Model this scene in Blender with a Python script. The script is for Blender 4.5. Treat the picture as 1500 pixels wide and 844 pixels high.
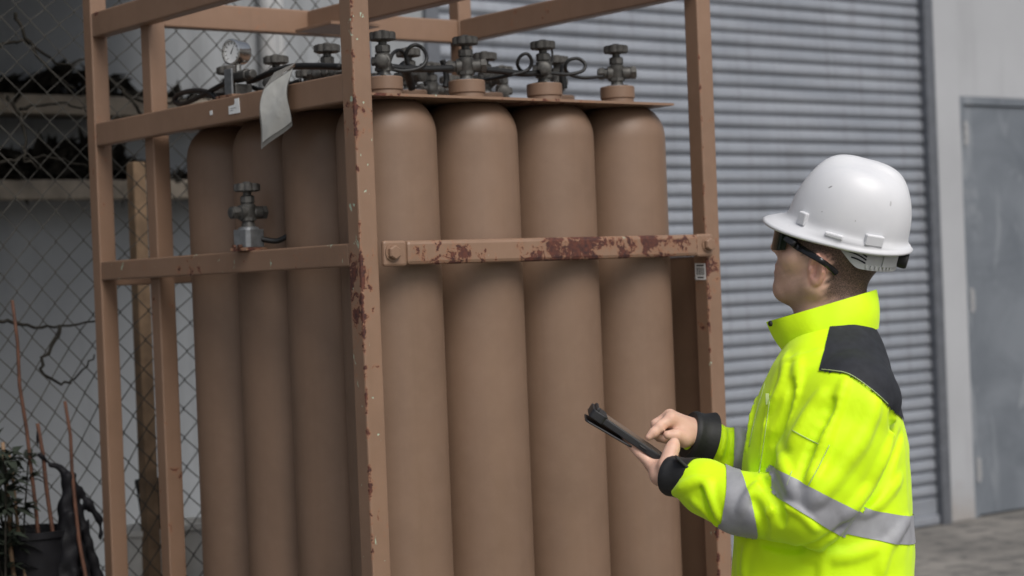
import bpy, bmesh, math, random
import numpy as np
from mathutils import Vector, Matrix
random.seed(7); RNG = np.random.default_rng(7)
scene = bpy.context.scene
for _o in list(bpy.data.objects): bpy.data.objects.remove(_o, do_unlink=True)
COL = scene.collection
R = math.radians

# ------------------------------------------------------------------ camera
FPX = 2824.1; YAW = R(52.16); PITCH = R(-0.167); ROLL = R(2.254)
CAM = np.array([-2.449, -3.716, 1.57]); IMW, IMH = 1500.0, 844.0
fw0 = np.array([math.cos(YAW), math.sin(YAW), 0.0]); RT = np.array([math.sin(YAW), -math.cos(YAW), 0.0]); UP0 = np.array([0, 0, 1.0])
FW = fw0 * math.cos(PITCH) + UP0 * math.sin(PITCH)
UPV = UP0 * math.cos(PITCH) - fw0 * math.sin(PITCH)
CR = RT * math.cos(ROLL) - UPV * math.sin(ROLL)
CU = RT * math.sin(ROLL) + UPV * math.cos(ROLL)
cd = bpy.data.cameras.new('camera'); cam = bpy.data.objects.new('camera', cd); COL.objects.link(cam)
cd.sensor_width = 36.0; cd.lens = FPX / IMW * 36.0; cd.clip_start = 0.05; cd.clip_end = 500
M4 = Matrix(((CR[0], CU[0], -FW[0], CAM[0]), (CR[1], CU[1], -FW[1], CAM[1]), (CR[2], CU[2], -FW[2], CAM[2]), (0, 0, 0, 1)))
cam.matrix_world = M4
cd.dof.use_dof = True; cd.dof.focus_distance = 4.0; cd.dof.aperture_fstop = 4.0
scene.camera = cam

# ------------------------------------------------------------------ world and sun (overcast)
SUN_EL, SUN_AZ = R(48), R(-98)          # azimuth measured from +X towards +Y
w = bpy.data.worlds.new('World'); scene.world = w; w.use_nodes = True
nt = w.node_tree; bg = nt.nodes['Background']
sky = nt.nodes.new('ShaderNodeTexSky'); sky.sky_type = 'NISHITA'; sky.sun_disc = False
sky.sun_elevation = SUN_EL; sky.sun_rotation = math.pi / 2 - SUN_AZ
sky.air_density = 1.0; sky.dust_density = 4.0; sky.ozone_density = 1.0
hs = nt.nodes.new('ShaderNodeHueSaturation'); hs.inputs['Saturation'].default_value = 0.46
nt.links.new(sky.outputs[0], hs.inputs['Color']); nt.links.new(hs.outputs[0], bg.inputs['Color'])
bg.inputs['Strength'].default_value = 0.088
sl = bpy.data.lights.new('sun', 'SUN'); sl.energy = 1.55; sl.angle = R(36); sl.color = (1.0, 0.965, 0.92)
so = bpy.data.objects.new('sun', sl); COL.objects.link(so)
sd = Vector((math.cos(SUN_EL) * math.cos(SUN_AZ), math.cos(SUN_EL) * math.sin(SUN_AZ), math.sin(SUN_EL)))
so.rotation_euler = sd.to_track_quat('Z', 'Y').to_euler(); so.location = (0, -6, 8)
scene.view_settings.view_transform = 'Standard'; scene.view_settings.look = 'None'
scene.view_settings.exposure = 0.36; scene.view_settings.gamma = 1.0
scene.view_settings.use_curve_mapping = False

# ------------------------------------------------------------------ pixel helpers
def ray(px, py):
    return FW + CR * ((px - 750) / FPX) - CU * ((py - 422) / FPX)
def atD(px, py, d): return CAM + ray(px, py) * d
def atY(px, py, Y): r = ray(px, py); return CAM + r * ((Y - CAM[1]) / r[1])
def atX(px, py, X): r = ray(px, py); return CAM + r * ((X - CAM[0]) / r[0])
def atZ(px, py, Z): r = ray(px, py); return CAM + r * ((Z - CAM[2]) / r[2])

# ------------------------------------------------------------------ materials
def node(nt, typ, **kw):
    n = nt.nodes.new(typ)
    for k, v in kw.items():
        if k.startswith('i_'):
            n.inputs[int(k[2:]) if k[2:].isdigit() else k[2:].replace('_', ' ')].default_value = v
        else: setattr(n, k, v)
    return n
def ramp(nt, fac, stops, interp='LINEAR'):
    n = nt.nodes.new('ShaderNodeValToRGB'); cr = n.color_ramp; cr.interpolation = interp
    while len(cr.elements) < len(stops): cr.elements.new(0.5)
    for e, (p, c) in zip(cr.elements, stops):
        e.position = p; e.color = (c, c, c, 1) if isinstance(c, (int, float)) else (*c, 1)
    nt.links.new(fac, n.inputs[0]); return n.outputs[0]
def mixc(nt, fac, a, b, mode='MIX'):
    n = nt.nodes.new('ShaderNodeMix'); n.data_type = 'RGBA'; n.blend_type = mode
    for i, v in ((0, fac), (6, a), (7, b)):
        if hasattr(v, 'is_output') or isinstance(v, bpy.types.NodeSocket): nt.links.new(v, n.inputs[i])
        elif i == 0: n.inputs[0].default_value = v
        else: n.inputs[i].default_value = (*v, 1)
    return n.outputs[2]
def noise(nt, vec, scale, detail=4, rough=.55, dist=0.0):
    n = nt.nodes.new('ShaderNodeTexNoise'); n.inputs['Scale'].default_value = scale
    n.inputs['Detail'].default_value = detail; n.inputs['Roughness'].default_value = rough; n.inputs['Distortion'].default_value = dist
    nt.links.new(vec, n.inputs['Vector']); return n.outputs[0]
def math_(nt, op, a, b=None, c=None):
    n = nt.nodes.new('ShaderNodeMath'); n.operation = op
    for i, v in enumerate((a, b, c)):
        if v is None: continue
        if isinstance(v, bpy.types.NodeSocket): nt.links.new(v, n.inputs[i])
        else: n.inputs[i].default_value = v
    return n.outputs[0]
def newmat(name, rough=.5, metal=0.0, spec=.5):
    m = bpy.data.materials.new(name); m.use_nodes = True; nt = m.node_tree
    b = nt.nodes['Principled BSDF']; b.inputs['Roughness'].default_value = rough; b.inputs['Metallic'].default_value = metal
    b.inputs['Specular IOR Level'].default_value = spec
    g = nt.nodes.new('ShaderNodeNewGeometry')
    return m, nt, b, g.outputs['Position']
def setc(nt, b, c):
    if isinstance(c, bpy.types.NodeSocket): nt.links.new(c, b.inputs['Base Color'])
    else: b.inputs['Base Color'].default_value = (*c, 1)
def bump(nt, b, h, strength=.3, dist=.01):
    n = nt.nodes.new('ShaderNodeBump'); n.inputs['Strength'].default_value = strength; n.inputs['Distance'].default_value = dist
    nt.links.new(h, n.inputs['Height']); nt.links.new(n.outputs[0], b.inputs['Normal'])
def scalev(nt, vec, s):
    n = nt.nodes.new('ShaderNodeMapping'); n.inputs['Scale'].default_value = s; nt.links.new(vec, n.inputs[0]); return n.outputs[0]
def simple(name, col, rough=.5, metal=0.0, var=.15, sc=30, bmp=.1, spec=.5, bd=.002):
    m, nt, b, P = newmat(name, rough, metal, spec)
    n = noise(nt, P, sc)
    c = mixc(nt, ramp(nt, n, [(.3, 0), (.7, 1)]), tuple(x * (1 - var) for x in col), tuple(min(1, x * (1 + var)) for x in col))
    setc(nt, b, c)
    if bmp: bump(nt, b, n, bmp, bd)
    return m
BROWN = (0.232, 0.142, 0.093)
def painted(name, base, rust=0.0, chips=0.0, streak=.0, rough=.48, zone=None, edge=False):
    """old brown enamel: uneven tone, dust, rust blisters with an orange halo, pale primer chips"""
    m, nt, b, P = newmat(name, rough)
    big = noise(nt, P, 3.2, 5, .6); mid = noise(nt, P, 22, 5, .6); fine = noise(nt, P, 240, 2)
    c = mixc(nt, ramp(nt, big, [(.3, 0), (.7, 1)]), tuple(x * .86 for x in base), tuple(x * 1.1 for x in base))
    c = mixc(nt, math_(nt, 'MULTIPLY', ramp(nt, mid, [(.45, 0), (.75, 1)]), .35), c, (base[0] * 1.15, base[1] * 1.2, base[2] * 1.28))
    sv = noise(nt, scalev(nt, P, (40, 40, 1.6)), 1.0, 4, .6)          # faint vertical run marks
    c = mixc(nt, math_(nt, 'MULTIPLY', ramp(nt, sv, [(.5, 0), (.72, 1)]), .18 + streak), c, tuple(x * .72 for x in base))
    hgt = math_(nt, 'MULTIPLY', fine, .15)
    if rust > 0:
        r1 = noise(nt, P, 24, 9, .72, .5); r2 = noise(nt, P, 4.3, 3, .5)
        rv = math_(nt, 'ADD', math_(nt, 'MULTIPLY', r1, .62), math_(nt, 'MULTIPLY', r2, .38))
        t = .68 - rust * .2
        if zone or edge: sx = node(nt, 'ShaderNodeSeparateXYZ'); nt.links.new(P, sx.inputs[0])
        if zone:                                   # a worn stretch of the member: (z low, z high, boost)
            z0, z1, bo = zone; mz = (z0 + z1) / 2; hz_ = (z1 - z0) / 2
            zm = ramp(nt, math_(nt, 'DIVIDE', math_(nt, 'ABSOLUTE', math_(nt, 'SUBTRACT', sx.outputs[2], mz)), hz_), [(.35, 1), (1, 0)])
            rv = math_(nt, 'ADD', rv, math_(nt, 'MULTIPLY', zm, bo))
        if edge:                                   # knocked outer corner of the post
            de = math_(nt, 'SQRT', math_(nt, 'ADD', math_(nt, 'POWER', math_(nt, 'ABSOLUTE', math_(nt, 'SUBTRACT', sx.outputs[0], edge[0])), 2.0), math_(nt, 'POWER', math_(nt, 'ABSOLUTE', math_(nt, 'SUBTRACT', sx.outputs[1], edge[1])), 2.0)))
            rv = math_(nt, 'ADD', rv, math_(nt, 'MULTIPLY', ramp(nt, de, [(.002, 1), (.011, 0)]), .085))
        halo = ramp(nt, rv, [(t - .035, 0), (t, 1)]); core = ramp(nt, rv, [(t - .004, 0), (t + .006, 1)])
        c = mixc(nt, math_(nt, 'MULTIPLY', halo, .5), c, (0.33, 0.125, .055))
        rc = mixc(nt, ramp(nt, noise(nt, P, 90, 4), [(.35, 0), (.65, 1)]), (.045, .018, .016), (.115, .036, .022))
        c = mixc(nt, core, c, rc)
        rr = math_(nt, 'ADD', math_(nt, 'MULTIPLY', core, .38), rough); nt.links.new(rr, b.inputs['Roughness'])
        hgt = math_(nt, 'ADD', hgt, math_(nt, 'MULTIPLY', math_(nt, 'SUBTRACT', math_(nt, 'MULTIPLY', noise(nt, P, 130, 3), .6), .8), core))
    if chips > 0:
        k = noise(nt, scalev(nt, P, (1, 1, .55)), 46, 3, .55, .4); t = .78 - chips * .12
        km = ramp(nt, k, [(t, 0), (t + .012, 1)])
        c = mixc(nt, km, c, (.36, .43, .33))
        hgt = math_(nt, 'SUBTRACT', hgt, math_(nt, 'MULTIPLY', km, .5))
    setc(nt, b, c); bump(nt, b, hgt, .5, .0022)
    return m
MAT = {}
MAT['cyl'] = painted('cylinder_paint', (.200, .126, .084), 0.0, 0.0, rough=.5)
MAT['rack'] = painted('rack_paint', BROWN, .18)
MAT['rack_worn'] = painted('rack_paint_worn', BROWN, .42, .8)
MAT['rack_post'] = painted('rack_paint_corner_post', BROWN, .40, .95, zone=(1.36, 1.74, .085), edge=(0, 0))
MAT['rack_post2'] = painted('rack_paint_far_post', BROWN, .36, .6, zone=(1.3, 1.75, .05), edge=(1.094, 0))
MAT['rack_rust'] = painted('rack_paint_rusty', BROWN, .82, .15)
MAT['valve'] = simple('valve_metal', (.085, .083, .078), .5, .5, .35, 60, .35)
MAT['wheel'] = simple('handwheel_grey', (.075, .072, .067), .62, .2, .3, 90, .4)
MAT['hose'] = simple('black_rubber', (.008, .0085, .009), .5, 0, .2, 40, .1)
MAT['steel'] = simple('bright_steel', (.55, .54, .52), .22, 1.0, .08, 40, .05)
MAT['block'] = simple('grey_block_metal', (.21, .22, .23), .42, .6, .2, 50, .15)
MAT['white'] = simple('white_print', (.74, .75, .75), .55, 0, .05, 60, 0)
MAT['ink'] = simple('black_ink', (.02, .02, .022), .6, 0, .1, 60, 0)

# ------------------------------------------------------------------ geometry helpers: every one returns (verts, faces)
def join(*gs):
    V, F, o = [], [], 0
    for v, f in gs:
        v = np.asarray(v, float); V.append(v); F += [tuple(i + o for i in q) for q in f]; o += len(v)
    return np.vstack(V), F
def box(x0, x1, y0, y1, z0, z1):
    v = np.array([(x, y, z) for x in (x0, x1) for y in (y0, y1) for z in (z0, z1)], float)
    return v, [(0, 1, 3, 2), (4, 6, 7, 5), (0, 4, 5, 1), (2, 3, 7, 6), (0, 2, 6, 4), (1, 5, 7, 3)]
def cbox(c, s): return box(c[0] - s[0] / 2, c[0] + s[0] / 2, c[1] - s[1] / 2, c[1] + s[1] / 2, c[2] - s[2] / 2, c[2] + s[2] / 2)
def lathe(prof, n=24, c=(0, 0, 0), axis='Z', close=True):
    V, F = [], []
    for r, z in prof:
        for k in range(n):
            a = 2 * math.pi * k / n; V.append((r * math.cos(a), r * math.sin(a), z))
    m = len(prof)
    for i in range(m - 1):
        for k in range(n):
            a, b_ = i * n + k, i * n + (k + 1) % n; F.append((a, b_, b_ + n, a + n))
    if close: F.append(tuple(range(n - 1, -1, -1))); F.append(tuple((m - 1) * n + k for k in range(n)))
    V = np.array(V)
    if axis == 'X': V = V[:, [2, 0, 1]]
    if axis == 'Y': V = V[:, [1, 2, 0]]
    return V + np.asarray(c, float), F
def frame_along(T):
    T = T / (np.linalg.norm(T) + 1e-12); a = np.array([0, 0, 1.0]) if abs(T[2]) < .9 else np.array([1.0, 0, 0])
    U = np.cross(a, T); U /= np.linalg.norm(U); return T, U, np.cross(T, U)
def spline(P, per=8):
    P = np.asarray(P, float); n = len(P); out = []
    for i in range(n - 1):
        p0, p1, p2, p3 = P[max(i - 1, 0)], P[i], P[i + 1], P[min(i + 2, n - 1)]
        for k in range(per):
            t = k / per
            out.append(.5 * ((2 * p1) + (-p0 + p2) * t + (2 * p0 - 5 * p1 + 4 * p2 - p3) * t * t + (-p0 + 3 * p1 - 3 * p2 + p3) * t ** 3))
    out.append(P[-1]); return np.array(out)
def tube(P, r, n=8):
    P = np.asarray(P, float); m = len(P); rr = np.full(m, r) if np.isscalar(r) else np.asarray(r, float)
    T = np.gradient(P, axis=0); t, U, W = frame_along(T[0]); V, F = [], []
    for i in range(m):
        t = T[i] / (np.linalg.norm(T[i]) + 1e-12); U = U - t * (U @ t); U /= np.linalg.norm(U) + 1e-12; W = np.cross(t, U)
        for k in range(n):
            a = 2 * math.pi * k / n; V.append(P[i] + rr[i] * (math.cos(a) * U + math.sin(a) * W))
    for i in range(m - 1):
        for k in range(n):
            a, b_ = i * n + k, i * n + (k + 1) % n; F.append((a, b_, b_ + n, a + n))
    F.append(tuple(range(n - 1, -1, -1))); F.append(tuple((m - 1) * n + k for k in range(n)))
    return np.array(V), F
def prism(poly, h, n=None):
    """poly: 2D outline extruded along z from 0 to h"""
    m = len(poly); V = [(x, y, 0) for x, y in poly] + [(x, y, h) for x, y in poly]
    F = [tuple(range(m - 1, -1, -1)), tuple(range(m, 2 * m))] + [(i, (i + 1) % m, (i + 1) % m + m, i + m) for i in range(m)]
    return np.array(V, float), F
def xf(g, M=None, t=(0, 0, 0)):
    v, f = g; v = np.asarray(v, float)
    if M is not None: v = v @ np.asarray(M, float).T
    return v + np.asarray(t, float), f
def rotz(a): c, s = math.cos(a), math.sin(a); return np.array([[c, -s, 0], [s, c, 0], [0, 0, 1.0]])

def rootloc(o):
    while o.parent: o = o.parent
    return np.array(o.location)
def thing(name, label, cat, loc=(0, 0, 0), group=None):
    o = bpy.data.objects.new(name, None); COL.objects.link(o); o.location = tuple(float(x) for x in loc); o.empty_display_size = .1
    o['label'] = label; o['category'] = cat
    if group: o['group'] = group
    return o
def mesh_obj(name, g, mat, parent=None, smooth=False, bevel=0, local=False, sharp=None):
    v, f = g; v = np.asarray(v, float)
    if parent is not None and not local: v = v - rootloc(parent)
    me = bpy.data.meshes.new(name); me.from_pydata(v.tolist(), [], f)
    if smooth: me.shade_smooth()
    if smooth and sharp: me.set_sharp_from_angle(angle=R(sharp))
    if mat is not None:
        for mm in (mat if isinstance(mat, (list, tuple)) else [mat]): me.materials.append(mm)
    o = bpy.data.objects.new(name, me); COL.objects.link(o)
    if parent is not None: o.parent = parent
    if bevel:
        b = o.modifiers.new('bevel', 'BEVEL'); b.width = bevel; b.segments = 2; b.limit_method = 'ANGLE'; b.angle_limit = R(40)
    return o
def solo(name, g, mat, label, cat, group=None, **kw):
    """a thing that is one mesh, its origin at its own base"""
    v = np.asarray(g[0], float); c = np.array([v[:, 0].mean(), v[:, 1].mean(), v[:, 2].min()])
    o = mesh_obj(name, (v - c, g[1]), mat, **kw); o.location = c
    o['label'] = label; o['category'] = cat
    if group: o['group'] = group
    return o
def struct(name, g, mat, **kw):
    o = mesh_obj(name, g, mat, **kw); o['kind'] = 'structure'; return o
def copy_tree(o, parent=None):
    c = o.copy(); COL.objects.link(c); c.parent = parent
    for ch in list(o.children): copy_tree(ch, c)
    return c

# ------------------------------------------------------------------ smooth implicit surfaces -> one continuous mesh
class Field:
    def __init__(s): s.pr = []
    def add(s, fn, c, r, k=.01, op='add'): s.pr.append((fn, np.asarray(c, float), float(r), k, op)); return s
    def cone(s, a, b_, ra, rb, k=.01, op='add'):
        a, b_ = np.asarray(a, float), np.asarray(b_, float); ab = b_ - a; L2_ = ab @ ab + 1e-12
        def fn(P):
            t = np.clip(((P - a) @ ab) / L2_, 0, 1); return np.linalg.norm(P - a - t[:, None] * ab, axis=1) - (ra + (rb - ra) * t)
        return s.add(fn, (a + b_) / 2, np.sqrt(L2_) / 2 + max(ra, rb), k, op)
    def chain(s, pts, rs, k=.01):
        for i in range(len(pts) - 1): s.cone(pts[i], pts[i + 1], rs[i], rs[i + 1], k)
        return s
    def ell(s, c, rad, M=None, k=.01, op='add'):
        c, rad = np.asarray(c, float), np.asarray(rad, float); M = np.eye(3) if M is None else np.asarray(M, float)   # rows of M: local axes
        def fn(P):
            q = (P - c) @ M.T; k0 = np.linalg.norm(q / rad, axis=1); k1 = np.linalg.norm(q / rad ** 2, axis=1); return k0 * (k0 - 1) / (k1 + 1e-9)
        return s.add(fn, c, rad.max(), k, op)
    def __call__(s, P, sel=None):
        d = np.full(len(P), 9.0)
        for fn, c, r, k, op in (s.pr if sel is None else sel):
            e = fn(P)
            if op == 'add': h = np.maximum(k - np.abs(d - e), 0) / k; d = np.minimum(d, e) - h * h * k * .25
            elif op == 'sub': h = np.maximum(k - np.abs(d + e), 0) / k; d = np.maximum(d, -e) + h * h * k * .25
            else: d = d + e
        return d
def polygonise(F, lo, hi, h, B=24, smooth_it=1):
    lo = np.asarray(lo, float); n = np.ceil((np.asarray(hi, float) - lo) / h / B).astype(int)
    g = np.arange(B + 1); G = np.stack(np.meshgrid(g, g, g, indexing='ij'), -1).reshape(-1, 3); half = B * h * .5 * 1.7321
    bi = np.stack(np.meshgrid(*[np.arange(x) for x in n], indexing='ij'), -1).reshape(-1, 3)
    cen = lo + (bi + .5) * B * h
    keys, pos, quads = [], [], []
    S = np.array([1 << 42, 1 << 21, 1], dtype=np.int64)
    corner = np.array([(i, j, k) for i in (0, 1) for j in (0, 1) for k in (0, 1)])
    edges = [(a, b_) for a in range(8) for b_ in range(a + 1, 8) if np.abs(corner[a] - corner[b_]).sum() == 1]
    N1 = B + 1
    for b0, c in zip(bi, cen):
        sel = [p for p in F.pr if np.linalg.norm(p[1] - c) - p[2] < half + .05]
        if not any(p[4] == 'add' for p in sel): continue
        if abs(F(c[None], sel)[0]) > half * 1.25 + .03: continue
        base = b0 * B; V = F(lo + (G + base) * h, sel).reshape(N1, N1, N1)
        ins = V < 0
        if ins.all() or not ins.any(): continue
        cnt = sum(ins[i:i + B, j:j + B, k:k + B].astype(np.int8) for i, j, k in corner)
        act = np.argwhere((cnt > 0) & (cnt < 8))
        val = np.stack([V[act[:, 0] + i, act[:, 1] + j, act[:, 2] + k] for i, j, k in corner], 1)
        acc = np.zeros((len(act), 3)); num = np.zeros(len(act))
        for a, b_ in edges:
            va, vb_ = val[:, a], val[:, b_]; m = (va < 0) != (vb_ < 0)
            t = np.where(m, va / (va - vb_ + 1e-20), 0)
            acc += np.where(m[:, None], corner[a] + t[:, None] * (corner[b_] - corner[a]), 0); num += m
        pos.append(lo + (act + base + acc / num[:, None]) * h); keys.append((act + base + 1) @ S)
        for ax in range(3):
            sl0 = [slice(0, B)] * 3; sl1 = list(sl0); sl1[ax] = slice(1, B + 1)
            a0, a1 = ins[tuple(sl0)], ins[tuple(sl1)]
            e = np.argwhere(a0 != a1)
            if not len(e): continue
            fl = a0[e[:, 0], e[:, 1], e[:, 2]]
            u, v = [(1, 2), (2, 0), (0, 1)][ax]; du = np.zeros(3, int); dv = np.zeros(3, int); du[u] = 1; dv[v] = 1
            e1 = e + base + 1
            q = np.stack([(e1 - du - dv) @ S, (e1 - dv) @ S, e1 @ S, (e1 - du) @ S], 1)
            q[~fl] = q[~fl][:, ::-1]; quads.append(q)
    keys = np.concatenate(keys); pos = np.vstack(pos); q = np.vstack(quads)
    o = np.argsort(keys); keys = keys[o]; pos = pos[o]
    idx = np.searchsorted(keys, q); idx = np.minimum(idx, len(keys) - 1); ok = (keys[idx] == q).all(1); idx = idx[ok]
    for _ in range(smooth_it):
        a = np.zeros_like(pos); c = np.zeros(len(pos))
        for i, j in ((0, 1), (1, 2), (2, 3), (3, 0)):
            np.add.at(a, idx[:, i], pos[idx[:, j]]); np.add.at(a, idx[:, j], pos[idx[:, i]]); np.add.at(c, idx[:, i], 1); np.add.at(c, idx[:, j], 1)
        pos = pos * .5 + .5 * a / np.maximum(c, 1)[:, None]
    return pos, idx
def np_mesh(name, V, Q, mat, parent, smooth=True):
    V = V - rootloc(parent)
    me = bpy.data.meshes.new(name); n = len(Q); m = Q.shape[1]
    me.vertices.add(len(V)); me.vertices.foreach_set('co', V.astype(np.float32).ravel())
    me.loops.add(n * m); me.loops.foreach_set('vertex_index', Q.astype(np.int32).ravel())
    me.polygons.add(n); me.polygons.foreach_set('loop_start', (np.arange(n) * m).astype(np.int32))
    me.update(calc_edges=True); me.validate()
    if smooth: me.shade_smooth()
    for mm in (mat if isinstance(mat, list) else [mat]): me.materials.append(mm)
    o = bpy.data.objects.new(name, me); COL.objects.link(o); o.parent = parent
    return o
def attr(o, name, vals):
    a = o.data.attributes.new(name, 'FLOAT', 'POINT'); a.data.foreach_set('value', np.asarray(vals, np.float32))
def march(F, px, py, t=3.3):
    r = ray(px, py); L = np.linalg.norm(r)
    for _ in range(80):
        d = F((CAM + r * t)[None])[0]
        if d < .0008 or t > 4.6: break
        t += d * .8 / L
    return CAM + r * t
def sstep(a, b_, x): t = np.clip((x - a) / (b_ - a), 0, 1); return t * t * (3 - 2 * t)

# ------------------------------------------------------------------ setting materials
def mat_concrete():
    m, nt, b, P = newmat('ground_concrete', .85)
    a = noise(nt, P, .9, 6, .6); c1 = noise(nt, P, 7, 6, .65); f = noise(nt, P, 160, 3)
    c = mixc(nt, ramp(nt, a, [(.35, 0), (.65, 1)]), (.125, .118, .108), (.225, .21, .19))
    c = mixc(nt, math_(nt, 'MULTIPLY', ramp(nt, c1, [(.47, 0), (.60, 1)]), .8), c, (.06, .058, .056))
    c = mixc(nt, math_(nt, 'MULTIPLY', ramp(nt, f, [(.5, 0), (.62, 1)]), .35), c, (.26, .25, .235))
    setc(nt, b, c); bump(nt, b, math_(nt, 'ADD', math_(nt, 'MULTIPLY', c1, .6), math_(nt, 'MULTIPLY', f, .4)), .4, .008); return m
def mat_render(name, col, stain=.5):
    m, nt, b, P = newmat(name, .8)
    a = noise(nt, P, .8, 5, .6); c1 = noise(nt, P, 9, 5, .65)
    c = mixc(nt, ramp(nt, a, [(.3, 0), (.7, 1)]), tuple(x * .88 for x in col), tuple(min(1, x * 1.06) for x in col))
    s = noise(nt, scalev(nt, P, (5, 5, .45)), 1.0, 5, .6)
    c = mixc(nt, math_(nt, 'MULTIPLY', ramp(nt, s, [(.52, 0), (.75, 1)]), stain), c, tuple(x * .55 for x in col))
    gz = node(nt, 'ShaderNodeSeparateXYZ'); nt.links.new(P, gz.inputs[0])
    low = math_(nt, 'MULTIPLY', ramp(nt, math_(nt, 'ADD', gz.outputs[2], math_(nt, 'MULTIPLY', c1, .35)), [(.16, 1), (.42, 0)]), .55)   # splash dirt
    c = mixc(nt, low, c, (.23, .19, .15))
    setc(nt, b, c); bump(nt, b, noise(nt, P, 60, 4), .25, .004); return m
def mat_slat():
    m, nt, b, P = newmat('galvanised_slat', .44, .35)
    a = noise(nt, scalev(nt, P, (1.2, 1, 9)), 1.0, 5, .6); s = noise(nt, scalev(nt, P, (18, 1, 1.2)), 1.0, 5, .7)
    c = mixc(nt, ramp(nt, a, [(.3, 0), (.7, 1)]), (.235, .255, .29), (.335, .355, .395))
    c = mixc(nt, math_(nt, 'MULTIPLY', ramp(nt, s, [(.5, 0), (.72, 1)]), .4), c, (.14, .14, .14))
    c = mixc(nt, math_(nt, 'MULTIPLY', ramp(nt, noise(nt, P, 34, 4), [(.62, 0), (.7, 1)]), .35), c, (.20, .17, .14))
    setc(nt, b, c); bump(nt, b, noise(nt, scalev(nt, P, (3, 1, 30)), 1.0, 3), .2, .006); return m
def mat_door():
    m, nt, b, P = newmat('door_paint', .42, .15)
    a = noise(nt, P, 1.7, 6, .62, .8); d = noise(nt, scalev(nt, P, (4, 4, 1.2)), 1.3, 5, .6, 1.2)
    c = mixc(nt, ramp(nt, a, [(.35, 0), (.65, 1)]), (.125, .142, .165), (.185, .205, .232))
    c = mixc(nt, math_(nt, 'MULTIPLY', ramp(nt, d, [(.55, 0), (.68, 1)]), .55), c, (.30, .32, .345))
    setc(nt, b, c); bump(nt, b, noise(nt, P, 40, 4), .15, .003); return m
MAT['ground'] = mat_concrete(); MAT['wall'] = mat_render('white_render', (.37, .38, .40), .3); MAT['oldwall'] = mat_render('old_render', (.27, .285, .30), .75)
MAT['slat'] = mat_slat(); MAT['door'] = mat_door()
MAT['guide'] = simple('guide_steel', (.15, .16, .18), .45, .5, .15, 12, .1)
MAT['hinge'] = simple('hinge_steel', (.33, .335, .345), .5, .3, .25, 40, .2)
MAT['ledge'] = simple('ledge_concrete', (.24, .205, .165), .9, 0, .35, 9, .4, bd=.01)
MAT['wire'] = simple('chain_link_wire', (.045, .042, .036), .8, 0, .4, 14, .2)
MAT['roof'] = simple('roof_sheet', (.17, .175, .18), .5, .4, .2, 3, .1)
MAT['leaf'] = simple('dead_leaf', (.020, .018, .015), .9, 0, .6, 20, .2, spec=.1)
MAT['green'] = simple('dark_leaf', (.014, .021, .012), .7, 0, .45, 25, .2)
MAT['stick'] = simple('rusty_rod', (.085, .036, .021), .8, .1, .4, 25, .4)
MAT['timber'] = simple('weathered_timber', (.19, .125, .075), .85, 0, .3, 14, .4)
MAT['bag'] = simple('black_plastic', (.008, .008, .010), .65, 0, .3, 18, .4, bd=.006, spec=.2)
MAT['bucket'] = simple('white_plastic', (.55, .55, .53), .5, 0, .15, 12, .1)
MAT['pipe'] = simple('grey_pvc_pipe', (.33, .335, .34), .5, 0, .12, 8, .1)

# ------------------------------------------------------------------ ground and building
H0 = 1.57
WY = 3.95
struct('ground', ([(-150, -150, 0), (150, -150, 0), (150, 150, 0), (-150, 150, 0)], [(0, 1, 2, 3)]), MAT['ground'])
xs0 = atY(641, 90, WY)[0]; xs1 = atY(1359, 300, WY)[0]; xg1 = atY(1372, 300, WY)[0]
xd0 = atY(1412, 300, WY)[0]; xd1 = xd0 + 1.06
zd = atY(1416, 141, WY)[2]; zsh = 3.75
bld = thing('warehouse', 'white rendered warehouse wall with shutter opening and grey service door', 'building', (xs1, WY, 0))
T = .25
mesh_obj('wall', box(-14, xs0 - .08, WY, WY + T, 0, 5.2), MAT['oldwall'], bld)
mesh_obj('wall', box(xg1, xd0, WY, WY + T, 0, 5.2), MAT['wall'], bld, bevel=.006)
mesh_obj('wall', box(xd1, 22, WY + .03, WY + T, 0, 5.2), MAT['wall'], bld)
mesh_obj('lintel', box(xd0, xd1, WY + .03, WY + T, zd, 5.2), MAT['wall'], bld, bevel=.006)
mesh_obj('lintel', box(xs0 - .08, xg1, WY + .002, WY + T, zsh, 5.2), MAT['wall'], bld)
mesh_obj('roof_edge', box(-14, 22, WY - .15, WY + 6, 5.2, 5.32), MAT['roof'], bld)
# rolling shutter: each interlocking slat is a piece
sh = thing('roller_shutter', 'wide grey galvanised roller shutter closed beside white pier', 'shutter', ((xs0 + xs1) / 2, WY, 0))
pit = .0762
prof = [(.040, 0.0), (.034, .004), (.029, .009), (.026, .012), (.022, .019), (.0195, .023), (.018, .027), (.0182, .034), (.020, .048), (.0225, .060), (.025, .069), (.028, .0735), (.040, .0765)]
sv = [(x, WY + y, z) for x in (xs0 - .03, xs1 + .03) for y, z in prof]; npf = len(prof)
slat_g = (sv, [(i, i + 1, npf + i + 1, npf + i) for i in range(npf - 1)])
first = None
nsl = int(3.74 / pit)
for k in range(1, nsl):
    if first is None:
        first = mesh_obj('slat', slat_g, MAT['slat'], sh, smooth=True, sharp=50); o = first
    else:
        o = first.copy(); COL.objects.link(o); o.parent = sh
    o.location = (random.uniform(-.004, .004), random.uniform(-.002, .002), .09 + k * pit)
    o.rotation_euler = (0, random.uniform(-.0005, .0005), 0)
mesh_obj('bottom_bar', join(box(xs0, xs1, WY + .016, WY + .05, .062, .165), box(xs0, xs1, WY - .002, WY + .05, .006, .0615)), MAT['slat'], sh, bevel=.006)
mesh_obj('guide_rail', box(xs0 - .08, xs0, WY - .03, WY + .06, 0, zsh), MAT['guide'], sh, bevel=.004)
mesh_obj('guide_rail', box(xs1, xg1 - .002, WY - .03, WY + .06, 0, zsh), MAT['guide'], sh, bevel=.004)
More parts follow.
